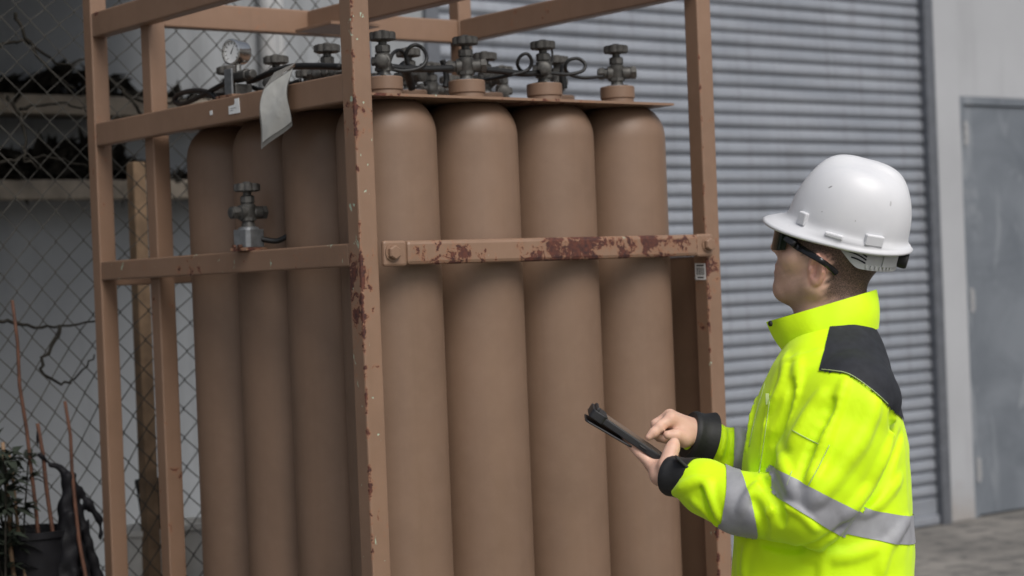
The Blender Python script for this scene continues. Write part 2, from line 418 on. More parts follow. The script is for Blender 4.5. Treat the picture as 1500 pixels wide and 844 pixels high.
# service door
dr = thing('service_door', 'grey painted steel service door smeared and scuffed beside white pier', 'door', ((xd0 + xd1) / 2, WY, 0))
fwid = .05
mesh_obj('door_frame', join(box(xd0 + .002, xd0 + fwid, WY + .012, WY + .12, 0, zd - .002), box(xd1 - fwid, xd1 - .002, WY + .012, WY + .12, 0, zd - .002),
         box(xd0 + fwid, xd1 - fwid, WY + .013, WY + .12, zd - fwid, zd - .003)), MAT['door'], dr, bevel=.004)
leaf = mesh_obj('door_leaf', box(xd0 + fwid + .006, xd1 - fwid - .006, WY + .03, WY + .075, .012, zd - fwid - .006), MAT['door'], dr, bevel=.004)
for py in (195, 440, 690):
    z = atY(1424, py, WY)[2]
    hx = xd0 + fwid + .003
    hg = mesh_obj('hinge', join(lathe([(.017, -.075), (.017, .075)], 12, (hx, WY + .014, z)), box(hx + .008, hx + .05, WY + .024, WY + .0295, z - .06, z + .06)), MAT['hinge'], dr)
mesh_obj('door_handle', join(lathe([(.025, 0), (.025, .01)], 16, (xd1 - .14, WY + .018, 1.02), 'Y'), lathe([(.01, 0), (.01, -.05)], 12, (xd1 - .14, WY + .018, 1.02), 'Y'),
         box(xd1 - .26, xd1 - .13, WY - .045, WY - .028, 1.01, 1.03)), MAT['hinge'], leaf)

# ------------------------------------------------------------------ left yard: ledges, pipes, canopy, fence
xl0, xl1 = -9.0, atY(310, 160, WY)[0]
def leafpile(n, x0, x1, y0, y1, z0, zh, s0, s1, seed):
    rg = np.random.default_rng(seed); V, F = [], []
    for i in range(n):
        x, y = rg.uniform(x0, x1), rg.uniform(y0, y1); hh = zh * (.45 + .55 * math.sin(x * 5.1) * math.sin(x * 2.3 + 1)) + .02
        c = np.array([x, y, z0 + rg.uniform(0, max(.02, hh))]); a, b_ = rg.normal(size=3), rg.normal(size=3)
        a /= np.linalg.norm(a); b_ -= a * (a @ b_); b_ /= np.linalg.norm(b_); L, Wd = rg.uniform(s0, s1), rg.uniform(s0, s1) * .4; nn = np.cross(a, b_)
        o = len(V); V += [c - a * L, c + b_ * Wd + nn * L * .15, c + a * L, c - b_ * Wd + nn * L * .15]; F.append((o, o + 1, o + 2, o + 3))
    return np.array(V), F
for i, (py, hh, lab) in enumerate(((158, .20, 'upper concrete ledge on dim wall under leaf litter'), (277, .30, 'lower concrete ledge on dim wall under thick dark litter'))):
    z = atY(100, py, WY)[2]
    solo('wall_ledge', join(box(xl0, xl1, WY - .30, WY - .002, z - .05, z), box(xl0, xl1, WY - .31, WY - .27, z - .06, z + .02)), MAT['ledge'], lab, 'ledge', 'ledges on the dim wall', bevel=.008)
    o = mesh_obj('leaf_litter', leafpile(2600 if i else 1700, xl0 + 4, xl1 - .02, WY - .30, WY - .03, z, hh, .03, .11, 5 + i), MAT['leaf'])
    o['kind'] = 'stuff'; o['label'] = 'dark dead leaves and twigs heaped on the %s wall ledge' % ('lower' if i else 'upper'); o['category'] = 'leaf litter'
for i, (px, r) in enumerate(((386, .045), (402, .03))):
    p = atY(px, 90, WY)
    solo('drain_pipe', tube([(p[0], WY - r - .01, .0), (p[0], WY - r - .01, 5.1)], r, 14), MAT['pipe'],
         ('thick' if i == 0 else 'thin') + ' grey drain pipe running up the wall behind the fence', 'pipe', 'pipes on the wall', smooth=True)
FY = 1.62
# unseen roof added to keep the yard behind the fence dim
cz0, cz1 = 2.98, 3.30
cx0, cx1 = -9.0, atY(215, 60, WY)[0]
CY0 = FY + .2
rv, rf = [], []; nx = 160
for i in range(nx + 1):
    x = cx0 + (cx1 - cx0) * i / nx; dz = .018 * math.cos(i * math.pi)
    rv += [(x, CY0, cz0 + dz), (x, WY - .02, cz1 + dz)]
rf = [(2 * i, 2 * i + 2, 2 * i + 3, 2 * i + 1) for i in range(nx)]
cn = thing('added_shade_roof', 'unseen corrugated roof sheet added to shade the fenced yard', 'added_shade_roof', ((cx0 + cx1) / 2, WY, 0))
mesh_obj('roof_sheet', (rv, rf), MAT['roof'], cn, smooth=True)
mesh_obj('shade_roof_beam', box(cx0, cx1, CY0 + .05, CY0 + .13, cz0 - .12, cz0 - .022), MAT['guide'], cn)
mesh_obj('shade_roof_post', box(cx0 + .2, cx0 + .28, CY0 + .05, CY0 + .13, 0, cz0 - .12), MAT['guide'], cn)
# chain-link fence: each woven wire is a piece
FY = 1.62
fx0, fx1 = atY(-60, 420, FY)[0], atY(530, 80, FY)[0]
fn = thing('chain_link_fence', 'sagging rusty chain link fence behind the brown cylinder rack', 'fence', ((fx0 + fx1) / 2, FY, 0))
ph = .044; pv = .044; ztop = 2.75
def sag(x, z): return .014 * math.sin(x * 6.3 + z * 2.1) + .011 * math.sin(z * 7.7 + x * 3.0), .05 * math.sin(x * 2.1) * math.sin(z * 1.6) + .02 * math.sin(x * 7 + z * 5), .012 * math.sin(x * 5.0 + z * 4.1)
nwire = int((fx1 - fx0) / ph)
for i in range(nwire):
    P = []
    nb = int(ztop / pv)
    for j in range(nb + 1):
        side = (j + i) % 2
        x = fx0 + i * ph + (ph + .003 if side else -.003); z = .02 + j * pv
        dx, dy, dz = sag(x, z); P.append((x + dx, FY + dy + (.003 if side else -.003), z + dz))
    mesh_obj('wire', tube(P, .0026, 4), MAT['wire'], fn, smooth=True)
for x in (fx0 - .03, fx1 + .03):
    mesh_obj('fence_post', tube([(x, FY + .03, 0), (x, FY + .03, 2.8)], .024, 12), MAT['guide'], fn, smooth=True)
mesh_obj('top_rail', tube([(fx0 - .03, FY + .03, 2.78), (fx1 + .03, FY + .03, 2.78)], .018, 10), MAT['guide'], fn, smooth=True)
# dry vines hanging in the mesh
vines = [[(-10, 70), (40, 60), (90, 95), (130, 80)], [(10, 140), (35, 180), (38, 230), (60, 250)], [(0, 470), (70, 480), (150, 470)], [(150, 100), (200, 145), (240, 150), (300, 140)],
         [(20, 20), (60, 90), (110, 130)], [(90, 480), (60, 540), (100, 560), (140, 520)], [(0, 240), (70, 230), (130, 245)], [(30, 160), (90, 150), (140, 165)], [(180, 130), (220, 180), (262, 170)]]
for i, vp in enumerate(vines):
    P = spline([atY(a, b_, FY + .02 + .03 * math.sin(i * 2.1 + k)) for k, (a, b_) in enumerate(vp)], 8)
    P += RNG.normal(0, .004, P.shape)
    solo('dry_vine', tube(P, np.linspace(.006, .0025, len(P)), 6), MAT['leaf'], 'thin dry vine stem tangled in the chain link mesh', 'vine', 'dry vines in the fence', smooth=True)
# timber post behind the fence
tp = atY(205, 420, FY + .25)
solo('timber_post', box(tp[0] - .022, tp[0] + .022, FY + .22, FY + .27, 0, 2.0), MAT['timber'], 'weathered timber post standing behind the chain link fence', 'post', bevel=.004)
# stakes in front of the fence
stakes = [((18, 440), (62, 844), .006, 'tall thin rusty rod leaning against the chain link fence'), ((95, 588), (108, 700), .006, 'short rusty rod sticking up out of the black plastic bag'),
          ((55, 620), (85, 844), .007, 'orange rusty rod standing beside the black plastic bag'), ((4, 648), (22, 844), .007, 'pale bamboo cane beside the dark leafy plant'), ((12, 660), (36, 844), .006, 'dark bamboo cane leaning through the dark leafy plant')]
SY = FY - .16
for (a, b_, r, lab) in stakes:
    p1 = atY(*a, SY); p0 = atY(*b_, SY - .05); d = p0 - p1; p0 = p1 + d * (p1[2] / (p1[2] - p0[2]))
    n = 14; P = np.array([p0 + (p1 - p0) * t for t in np.linspace(0, 1, n)]); P[1:-1, 0] += RNG.normal(0, .004, n - 2)
    solo('stake', tube(P, np.linspace(r * 1.2, r * .8, n), 7), MAT['stick'] if 'rusty' in lab else MAT['timber'], lab, 'stake', 'stakes by the fence', smooth=True)

# unseen side wall, added to cut light from the left and darken the yard
solo('added_shade_wall', box(-1.32, -1.12, FY + .1, WY - .003, 0, 2.9), MAT['oldwall'], 'unseen rendered side wall added to darken the fenced yard', 'wall')
# black sheet draped over the stakes, pot, plant and buckets
def px_field(segs, Y, k=.02):
    f = Field()
    for a, b_, ra, rb, *dy in segs: f.cone(atY(*a, Y + (dy[0] if dy else 0)), atY(*b_, Y + (dy[0] if dy else 0)), ra, rb, k)
    return f
def field_thing(name, f, mat, lab, cat, h=.008, grp=None):
    lo = np.min([p[1] - p[2] for p in f.pr if p[4] == 'add'], axis=0) - .05; hi = np.max([p[1] + p[2] for p in f.pr if p[4] == 'add'], axis=0) + .05
    V, Q = polygonise(f, lo, hi, h, B=16)
    return solo(name, (V, [tuple(int(i) for i in q) for q in Q]), mat, lab, cat, grp, smooth=True)
segs = [((94, 692), (104, 700), .013, .014), ((99, 694), (76, 680), .010, .008), ((76, 680), (57, 667), .008, .004), ((57, 667), (54, 628), .004, .003), ((106, 702), (128, 738), .012, .011, -.02), ((128, 738), (148, 762), .011, .008, -.03), ((148, 762), (146, 792), .008, .004, -.03),
        ((128, 738), (132, 800), .008, .004, -.02)]
for q, (xb, dy) in enumerate(((84, 0), (92, -.04), (101, .02), (109, -.05), (118, .01), (127, -.04), (136, .02), (146, -.02))):
    xm_ = 92 + q * 3.6
    segs += [((95 + q * 1.5, 698), (xm_, 752 + 5 * (q % 3)), .010, .013, dy * .4), ((xm_, 752 + 5 * (q % 3)), (xb, 860), .013, .020, dy), ((xb, 860), (xb * 1.15 - 8, 1000), .020, .026, dy * 1.3), ((xb * 1.15 - 8, 1000), (xb * 1.3 - 18, 1125), .026, .032, dy * 1.5)]
bagf = px_field(segs, SY - .02, .010)
bagf.add(lambda P: .003 * np.sin(P[:, 0] * 140 + P[:, 2] * 40) + .0025 * np.sin(P[:, 2] * 110 - P[:, 0] * 60 + P[:, 1] * 50), atY(100, 844, SY), 9, .01, 'disp')
field_thing('plastic_sheet', bagf, MAT['bag'], 'black plastic sheet tied up on sticks before the chain link fence', 'plastic sheet')
def pot(px, py, Y, r0, r1, h, mat, lab, cat, name, grp=None, zb=None):
    c = atY(px, py, Y); zt_ = c[2]; z0_ = zt_ - h if zb is None else zb
    o = thing(name, lab, cat, (c[0], c[1], z0_), grp)
    mesh_obj('wall', lathe([(r0 * .2, z0_), (r0, z0_), (r1, zt_ - .02), (r1 * 1.06, zt_ - .018), (r1 * 1.06, zt_), (r1 * .96, zt_), (r0 * .9, z0_ + .02), (r0 * .2, z0_ + .02)], 28, (c[0], c[1], 0)), mat, o, smooth=True, sharp=35)
    hp_ = [(c[0] + r1 * 1.03 * math.cos(a), c[1] - r1 * .25, zt_ - .04 - r1 * 1.1 * math.sin(a)) for a in np.linspace(0, math.pi, 14)]
    mesh_obj('handle', tube(hp_, .003, 6), MAT['hinge'], o, smooth=True)
    return c
crate_z = .62
solo('block_pile', box(*(lambda c: (c[0] - .35, c[0] + .55, FY + .12, FY + .62))(atY(215, 800, FY + .4)), 0, crate_z), MAT['ledge'], 'low concrete block plinth behind the chain link fence', 'plinth', bevel=.01)
pot(212, 772, FY + .35, .085, .105, .2, MAT['bucket'], 'white plastic bucket under the black pot behind the fence', 'bucket', 'bucket', 'white buckets behind the fence', crate_z)
pot(268, 764, FY + .42, .085, .105, .2, MAT['bucket'], 'white plastic bucket beside the gas cylinders behind the fence', 'bucket', 'bucket', 'white buckets behind the fence', crate_z)
pot(224, 702, FY + .35, .04, .055, .15, MAT['bag'], 'black plastic pot standing on the white bucket', 'pot', 'pot', None, atY(212, 772, FY + .35)[2] - .01)
pot(45, 775, FY - .12, .09, .115, .3, MAT['bag'], 'black plant pot beside the black plastic sheet', 'pot', 'pot', None, 0)
# leafy plant at the fence foot
c0 = atY(12, 790, FY - .2); pl = thing('leafy_plant', 'dark leafy shrub growing at the fence foot among canes', 'plant', (c0[0], c0[1], 0))
V, F = [], []; rg = np.random.default_rng(3)
stems = []
for q in range(9):
    top = atY(rg.uniform(-30, 48), rg.uniform(640, 740), FY - .2 + rg.uniform(-.1, .08)); b0 = np.array([c0[0] + rg.uniform(-.05, .05), c0[1] + rg.uniform(-.05, .05), 0])
    P = spline([b0, (b0 + top) / 2 + rg.normal(0, .03, 3), top], 6); stems.append(tube(P, np.linspace(.006, .002, len(P)), 5))
    for p in P[6:]:
        for r_ in range(9):
            d = rg.normal(size=3); d[2] = abs(d[2]) * .4 - .15; d /= np.linalg.norm(d); sd_ = np.cross(d, (0, 0, 1)); sd_ /= np.linalg.norm(sd_) + 1e-6; L = rg.uniform(.05, .11); up_ = np.cross(sd_, d)
            o = len(V); V += [p, p + d * L * .45 + sd_ * L * .14 + up_ * .008, p + d * L - np.array([0, 0, L * .2]), p + d * L * .45 - sd_ * L * .14 + up_ * .008]; F.append((o, o + 1, o + 2, o + 3))
mesh_obj('stem', join(*stems), MAT['leaf'], pl, smooth=True)
mesh_obj('foliage', (V, F), MAT['green'], pl)
# ------------------------------------------------------------------ cylinder rack
Wd, L1, L2, pw = 1.094, 1.060, 1.345, .0506
zz = lambda r: H0 + r
rk = thing('cylinder_rack', 'tall brown steel rack with chipped and rusted posts holding gas cylinders', 'rack', (Wd / 2, .55, 0))
ZP = 2.52
def post(x, y, m, h=ZP): return mesh_obj('post', box(x, x + pw, y, y + pw, .0, h), MAT[m], rk, bevel=.004)
post(0, 0, 'rack_post'); p_right = post(Wd, 0, 'rack_post2'); post(.034, L1, 'rack'); post(Wd, L1, 'rack'); post(0, L2, 'rack'); post(Wd, L2, 'rack', 1.7)
def rail(name, x0, x1, y0, y1, z0, z1, m='rack', bev=.004): return mesh_obj(name, box(x0, x1, y0, y1, z0, z1), MAT[m], rk, bevel=bev)
up_rail = rail('rail', .002, .032, pw, L2, zz(.4345), zz(.5003))
mid_rail = rail('rail', .001, .033, pw, L2, zz(.0514), zz(.1055), 'rack_worn')
rail('rail', .0335, Wd, L2 + .005, L2 + .04, zz(.035), zz(.085)); rail('rail', Wd + .02, Wd + .05, pw, L2, zz(.0514), zz(.1055))
for z0 in (.62,):
    rail('rail', .002, .032, pw, L2, z0, z0 + .055); rail('rail', Wd + .02, Wd + .05, pw, L2, z0, z0 + .055); rail('rail', pw, Wd, .004, .03, z0, z0 + .055, 'rack_rust')
# bolted retaining bar across the long face
bar = rail('retaining_bar', .118, Wd - .045, -.020, .016, zz(.0499), zz(.107), 'rack_rust', .009)
for x0, x1 in ((.054, .120), (Wd - .048, Wd + .012)):
    lg = rail('lug_plate', x0, x1, -.016, -.002, zz(.048), zz(.108), 'rack', .006)
for x in (.079, Wd - .010):
    mesh_obj('bolt', join(lathe([(.017, 0), (.017, -.012), (.014, -.015)], 6, (x, -.016, zz(.080)), 'Y'), lathe([(.021, .002), (.021, -.003)], 20, (x, -.016, zz(.080)), 'Y')), MAT['rack'], rk)
# top frame
zt0, zt1 = zz(.745), zz(.815)
rail('top_rail', .003, .045, pw, L2, zt0, zt1); rail('top_rail', .0846, Wd, L1 + .004, L1 + .046, zt0, zt1)
rail('top_rail', Wd + .004, Wd + .046, pw, L1, zt0 + .001, zt1); rail('top_rail', pw, Wd, .004, .046, zt0, zt1)
xm = (Wd + pw) / 2
rail('cross_beam', xm - .022, xm + .022, .046, L1 + .004, zt0 + .002, zt1 - .002)
rail('lifting_plate', xm - .105, xm + .06, L1 - .25, L1 - .06, zt0 - .007, zt0 + .0015, bev=.001)
# skid base
rail('side_panel', Wd + .024, Wd + .030, pw + .002, L1 - .002, .20, zz(.0505), bev=.001)
rail('skid', .0, Wd + pw, .06, .16, .0, .10); rail('skid', .0, Wd + pw, L1 - .14, L1 - .04, .0, .10)
rail('floor_plate', .052, Wd - .002, .052, L1 - .004, .101, .196)
# neck plate: sheet with a round hole for every neck
nx0, ny0, sp = .1936, .160, .25
def neck_plate():
    V, F = [], []
    xs = [.036] + [nx0 + sp * (k + .5) for k in range(3)] + [1.017]; ys = [.020] + [ny0 + sp * (k + .5) for k in range(3)] + [1.035]
    z0, z1 = zz(.4485), zz(.4548); N = 24
    for i in range(4):
        for j in range(4):
            cx, cy = nx0 + sp * i, ny0 + sp * j; X0, X1, Y0, Y1 = xs[i], xs[i + 1], ys[j], ys[j + 1]
            for z in (z0, z1):
                for k in range(N):
                    a = 2 * math.pi * k / N; V.append((cx + .0465 * math.cos(a), cy + .0465 * math.sin(a), z))
                for k in range(N):
                    a = 2 * math.pi * (k) / N; c, s = math.cos(a), math.sin(a); mx = max(abs(c), abs(s)); c /= mx; s /= mx
                    V.append((cx + (c * (X1 - cx) if c > 0 else c * (cx - X0)), cy + (s * (Y1 - cy) if s > 0 else s * (cy - Y0)), z))
            o = len(V) - 4 * N
            for k in range(N):
                n = (k + 1) % N
                F += [(o + k, o + n, o + N + n, o + N + k), (o + 2 * N + k, o + 3 * N + k, o + 3 * N + n, o + 2 * N + n), (o + k, o + 2 * N + k, o + 2 * N + n, o + n)]
                oo = o + N
                F.append((oo + k, oo + n, oo + 2 * N + n, oo + 2 * N + k))
    return V, F
mesh_obj('neck_plate', neck_plate(), MAT['rack_worn'], rk)
# stickers on the rack
def decal(name, pts, mat, parent, th=.0008):
    """thin flat sticker through 3D corner points (in order), lifted off its surface"""
    P = np.array(pts); n = np.cross(P[1] - P[0], P[2] - P[1]); n /= np.linalg.norm(n)
    if n @ (CAM - P[0]) < 0: n = -n
    V = np.vstack([P, P + n * th]); m = len(P)
    return mesh_obj(name, (V, [tuple(range(m - 1, -1, -1)), tuple(range(m, 2 * m))] + [(i, (i + 1) % m, (i + 1) % m + m, i + m) for i in range(m)]), mat, parent)
A = lambda px, py: atX(px, py, Wd - .0005)
bl = decal('barcode_label', [A(1018, 386), A(1033, 386), A(1034, 410), A(1019, 410)], MAT['white'], p_right)
A2 = lambda px, py: atX(px, py, Wd - .0015)
bars = []
for k in range(9):
    x = 1020 + k * 1.3; wv = (.5, .8, .35, .9, .5)[k % 5]
    P = [A2(x + .1, 392), A2(x + .1 + wv, 392), A2(x + .5 + wv, 403), A2(x + .5, 403)]; bars.append((np.array(P), [(0, 1, 2, 3)]))
bars.append((np.array([A2(1020, 388), A2(1031, 388), A2(1031, 390), A2(1020, 390)]), [(0, 1, 2, 3)])); bars.append((np.array([A2(1022, 405.5), A2(1031, 405.5), A2(1031, 407.5), A2(1022, 407.5)]), [(0, 1, 2, 3)]))
mesh_obj('barcode', join(*bars), MAT['ink'], p_right)
B = lambda px, py: atX(px, py, .0015)
decal('torn_sticker', [B(343.5, 145), B(350, 143.5), B(352, 165), B(335.5, 168), B(335, 156), B(343, 153.5), B(344, 150)], MAT['white'], up_rail)
decal('torn_sticker', [B(307.5, 163), B(311, 161.5), B(311.5, 168), B(308, 169)], MAT['white'], up_rail)
B3 = lambda px, py: atX(px, py, .0004)
mesh_obj('sticker_print', join(*[(np.array([B3(337, a), B3(337 + l, a - l * .18), B3(337 + l, a + .9 - l * .18), B3(337, a + .9)]), [(0, 1, 2, 3)]) for a, l in ((159, 9), (162, 5))]), MAT['block'], up_rail)

# ------------------------------------------------------------------ gas cylinders
ZB = .197
hw = []
for k in range(64):
    a = 2 * math.pi * k / 64; r = .0335 - .0042 * (0.5 + .5 * math.cos(8 * a)) ** 2.2; hw.append((r * math.cos(a), r * math.sin(a)))
def handwheel(z):
    g = prism(hw, .016); v = g[0]; v[:, 2] += z
    hub = lathe([(.012, z - .004), (.016, z + .001), (.02, z + .0165), (.012, z + .02), (.008, z + .023)], 16)
    up = prism([(x * .9, y * .9) for x, y in hw], .020); up[0][:, 2] += z - .002
    return join(g, up, hub)
def make_valve(parent, z, hexbase=True, local=True, at=(0, 0, 0)):
    at = np.asarray(at, float)
    v = mesh_obj('valve', xf(join(lathe([(.019, z - .004), (.016, z + .006), (.0155, z + .010), (.0195, z + .016), (.020, z + .052), (.015, z + .056), (.015, z + .060)], 20),
                 lathe([(.0215, z + .012), (.0215, z + .02)], 8)), None, at), MAT['valve'], parent, smooth=True, sharp=35, local=local)
    mesh_obj('outlet', xf(join(lathe([(.012, .010), (.0165, .016), (.0165, .036), (.0135, .037), (.0135, .052), (.009, .053)], 14, (0, 0, z + .033), 'X'),
             lathe([(.0185, .038), (.0185, .05)], 6, (0, 0, z + .033), 'X')), None, at), MAT['valve'], v, smooth=True, sharp=35, local=local)
    mesh_obj('outlet', xf(join(lathe([(.009, -.052), (.014, -.05), (.014, -.026), (.019, -.024), (.019, -.010)], 14, (0, 0, z + .033), 'X'),
             lathe([(.0175, -.046), (.0175, -.034)], 6, (0, 0, z + .033), 'X')), None, at), MAT['valve'], v, smooth=True, sharp=35, local=local)
    mesh_obj('relief_plug', xf(lathe([(.011, .012), (.011, .027), (.007, .029)], 6, (0, 0, z + .036), 'Y'), None, at), MAT['valve'], v, local=local)
    mesh_obj('gland_nut', xf(join(lathe([(.0165, z + .056), (.0185, z + .058), (.0185, z + .073), (.014, z + .076)], 8), lathe([(.0105, z + .07), (.0105, z + .092)], 12)), None, at), MAT['valve'], v, smooth=True, sharp=35, local=local)
    mesh_obj('handwheel', xf(handwheel(z + .088), None, at), MAT['wheel'], v, smooth=True, sharp=30, local=local)
    return v
CR_ = .1225
zs, zn0 = zz(.362) - ZB, zz(.458) - ZB
prof = [(.06, .022), (.085, .004), (.105, 0), (.118, .012), (CR_, .035), (CR_, zs * .33), (CR_, zs * .66), (CR_, zs)]
for t in np.linspace(.08, 1, 14): prof.append((.0435 + (CR_ - .0435) * math.sqrt(max(0, 1 - t ** 2.15)), zs + (zn0 - zs) * t))
prof += [(.0425, zn0 + .022), (.03, zn0 + .024)]
proto = thing('gas_cylinder', '', 'gas cylinder', (0, 0, ZB), 'gas cylinders in the rack')
mesh_obj('shell', lathe(prof, 48), MAT['cyl'], proto, smooth=True, sharp=60, local=True)
zr = zz(.477) - ZB
mesh_obj('neck_ring', lathe([(.041, zr), (.0445, zr), (.046, zr + .002), (.046, zr + .030), (.044, zr + .0325), (.018, zr + .0325)], 32), MAT['cyl'], proto, smooth=True, sharp=30, local=True)
mesh_obj('neck_seal', lathe([(.034, zr + .032), (.031, zr + .0355), (.016, zr + .0365)], 24), MAT['steel'], proto, smooth=True, sharp=30, local=True)
make_valve(proto, zr + .036)
nth = ['first', 'second', 'third', 'fourth']
k = 0
for j in range(4):
    for i in range(4):
        o = proto if k == 0 else copy_tree(proto)
        o.location = (nx0 + sp * i, ny0 + sp * j, ZB)
        ang = {(0, 0): .9, (1, 0): -.62, (2, 0): .95, (3, 0): -.66, (0, 1): 2.2, (0, 2): .5, (0, 3): -1.0}.get((i, j), random.uniform(-3, 3))
        o.rotation_euler = (0, 0, ang)
        if j == 0 and i == 0: lab = 'brown gas cylinder directly behind the chipped corner post'
        elif j == 0: lab = '%s brown gas cylinder along the bolted rusty bar, counted from chipped corner post' % nth[i]
        elif i == 0: lab = '%s brown gas cylinder along the gauge side, counted from chipped corner post' % nth[j]
        else: lab = 'inner gas cylinder, %s row back from the rusty bar, %s from the gauge side' % (nth[j], nth[i])
        o['label'] = lab; k += 1

# stamped shoulder marks: tiny raised characters
# ------------------------------------------------------------------ hoses
def hose(pts, plane, r, lab, grp='black hoses between the valves'):
    P = [(atY(a, b_, plane[1] + (c[0] if c else 0)) if plane[0] == 'Y' else atX(a, b_, plane[1] + (c[0] if c else 0))) for a, b_, *c in pts]
    solo('hose', tube(spline(P, 8), r, 8), MAT['hose'], lab, 'hose', grp, smooth=True)
f0 = ('Y', .15)
hose([(572, 98), (600, 101), (635, 101), (662, 100)], f0, .0085, 'short straight black hose between corner post and next valve')
hose([(702, 102), (730, 104), (765, 108), (792, 107)], f0, .0078, 'straight black hose joining second and third front valves')
hose([(690, 118, .1), (716, 116, .05), (748, 110), (772, 103, -.01), (779, 90, -.02), (772, 79, -.02), (762, 83, -.01), (758, 94), (764, 104, .01), (778, 109, .02), (795, 110, .03)], f0, .0045, 'thin black hose with oval loop just before third front valve')
hose([(806, 66, .03), (809, 78, .03), (808, 92, .02), (806, 104, .02)], f0, .003, 'thin black hose rising behind third front valve')
hose([(806, 107), (832, 109, -.01), (853, 104, -.02), (857, 94, -.02), (847, 86, -.01), (834, 88), (828, 98, .01), (834, 109, .02), (855, 114, .01), (884, 112)], f0, .0046, 'thin black hose looping between third and fourth front valves')
hose([(572, 101), (592, 104, -.01), (616, 99, -.02), (625, 86, -.02), (620, 72), (608, 66), (597, 73, .01), (595, 88, .02), (604, 98, .02), (640, 103, .01)], f0, .0048, 'thin black hose with round loop beside the corner post')
hose([(570, 92, .05), (576, 78, .06), (586, 74, .07), (595, 84, .08), (598, 96, .08)], f0, .0046, 'small black hose arch behind the round loop')
hose([(604, 122, .3), (610, 116, .3), (620, 117, .3), (624, 126, .3)], f0, .0046, 'small black hose arch low over the plate')
hose([(590, 96, .1), (596, 106, .12), (600, 118, .15), (604, 130, .16)], f0, .011, 'thick black hose dropping to the plate behind corner post')
hose([(648, 88, .2), (652, 100, .2), (654, 116, .2), (652, 128, .2)], f0, .008, 'thick black hose standing behind second front valve')
hose([(826, 96, .12), (824, 112, .12), (826, 130, .12)], f0, .010, 'thick black hose standing behind third front valve')
l0 = ('X', .10)
hose([(498, 98), (462, 97), (428, 98), (400, 105), (382, 113), (364, 120)], l0, .0085, 'thick black hose from corner post to gauge block')
hose([(344, 118), (326, 124), (304, 136), (284, 146), (266, 153), (256, 148), (263, 138), (285, 133), (306, 136), (318, 146)], l0, .0075, 'thick black hose curling beyond the gauge')
hose([(300, 140, .03), (330, 138, .03), (352, 136, .02)], l0, .006, 'black hose lying low beside the gauge')
hose([(364, 126), (385, 132, .02), (410, 128, .04), (440, 118, .06)], l0, .006, 'black hose running low behind the hanging document')
# ------------------------------------------------------------------ pressure gauge on the side rail
gc = atX(348, 77, .055); dg = (gc - CAM) @ FW; s = dg / FPX
gz0 = atX(348, 134, .04)[2]
pg = thing('pressure_gauge', 'round steel pressure gauge standing on the brown side rail', 'gauge', (gc[0], gc[1], zz(.5003)))
Mg = rotz(math.pi + R(14))
def gx(g): return xf(g, Mg, gc)
gr = 18.5 * s
mesh_obj('gauge_case', gx(lathe([(.0, -.021), (gr * .9, -.021), (gr * .97, -.016), (gr * .97, .014), (gr * 1.03, .016), (gr * 1.03, .024), (gr * .9, .026), (gr * .88, .019), (0, .019)], 40, axis='X', close=False)), MAT['steel'], pg, smooth=True, sharp=30)
dial = mesh_obj('dial', gx(lathe([(.0, .0195), (gr * .88, .0195)], 40, axis='X', close=False)), MAT['white'], pg)
tk = []
for q in range(11):
    a = R(225 - 27 * q); c_, s_ = math.cos(a), math.sin(a); t0 = np.array([.0202, c_ * gr * .62, s_ * gr * .62]); t1 = np.array([.0202, c_ * gr * .8, s_ * gr * .8]); n_ = np.array([0, -s_, c_]) * .0011
    tk.append((np.array([t0 - n_, t0 + n_, t1 + n_, t1 - n_]), [(0, 1, 2, 3)]))
mesh_obj('dial_marks', gx(join(*tk)), MAT['ink'], dial)
mesh_obj('needle', gx((np.array([(.0206, -.006, -.003), (.0206, -.003, -.006), (.0206, gr * .3, gr * .55)]), [(0, 1, 2)])), MAT['ink'], dial)
mesh_obj('stem', lathe([(.008, gc[2] - gr - .022), (.008, gc[2] - gr + .004)], 10, (gc[0], gc[1], 0)), MAT['steel'], pg, smooth=True, sharp=30)
mesh_obj('manifold_block', join(cbox((gc[0], gc[1], zz(.5003) + .018), (.05, .05, .034)), lathe([(.017, -.03), (.017, .03)], 6, (gc[0], gc[1] - .02, gc[2] - gr - .03), 'Y'),
         lathe([(.012, -.055), (.012, .055)], 10, (gc[0], gc[1] - .02, gc[2] - gr - .03), 'Y')), MAT['valve'], pg, bevel=.003)
mesh_obj('bracket', join(box(gc[0] - .036, gc[0] - .030, gc[1] - .026, gc[1] + .012, zz(.49), gc[2] - gr - .012)), MAT['block'], pg, bevel=.002)
mesh_obj('rusty_foot', join(box(gc[0] - .05, gc[0] + .03, gc[1] - .05, gc[1] + .035, zz(.5003), zz(.5003) + .006)), MAT['rack_rust'], pg, bevel=.001)
# ------------------------------------------------------------------ valve standing on the middle rail
vb = atX(365, 361, .018); zt = zz(.1055)
mv = thing('outlet_valve', 'dark outlet valve on square steel block standing on middle rail', 'valve', (vb[0], vb[1], zt))
s2 = ((vb - CAM) @ FW) / FPX
Mb = rotz(R(12))
bs = 19 * s2 / 1.0
mesh_obj('block_base', join(xf(prism([(-.022, -.031), (.022, -.031), (.031, -.022), (.031, .022), (.022, .031), (-.022, .031), (-.031, .022), (-.031, -.022)], .046), Mb, (vb[0], vb[1], zt + .008)),
         lathe([(.029, .053), (.024, .060), (.014, .062)], 20, (vb[0], vb[1], zt))), MAT['block'], mv, bevel=.002)
mesh_obj('mounting_plate', xf(cbox((0, 0, .004), (.074, .062, .008)), Mb, (vb[0], vb[1], zt)), MAT['rack_rust'], mv, bevel=.001)
for dy in (-.014, .012):
    mesh_obj('bolt', lathe([(.006, -.04), (.006, -.03)], 6, (vb[0], vb[1] + dy - .0, zt + .011), 'X'), MAT['stick'], mv)
make_valve(mv, 0.0, local=False, at=(vb[0], vb[1], zt + .064))
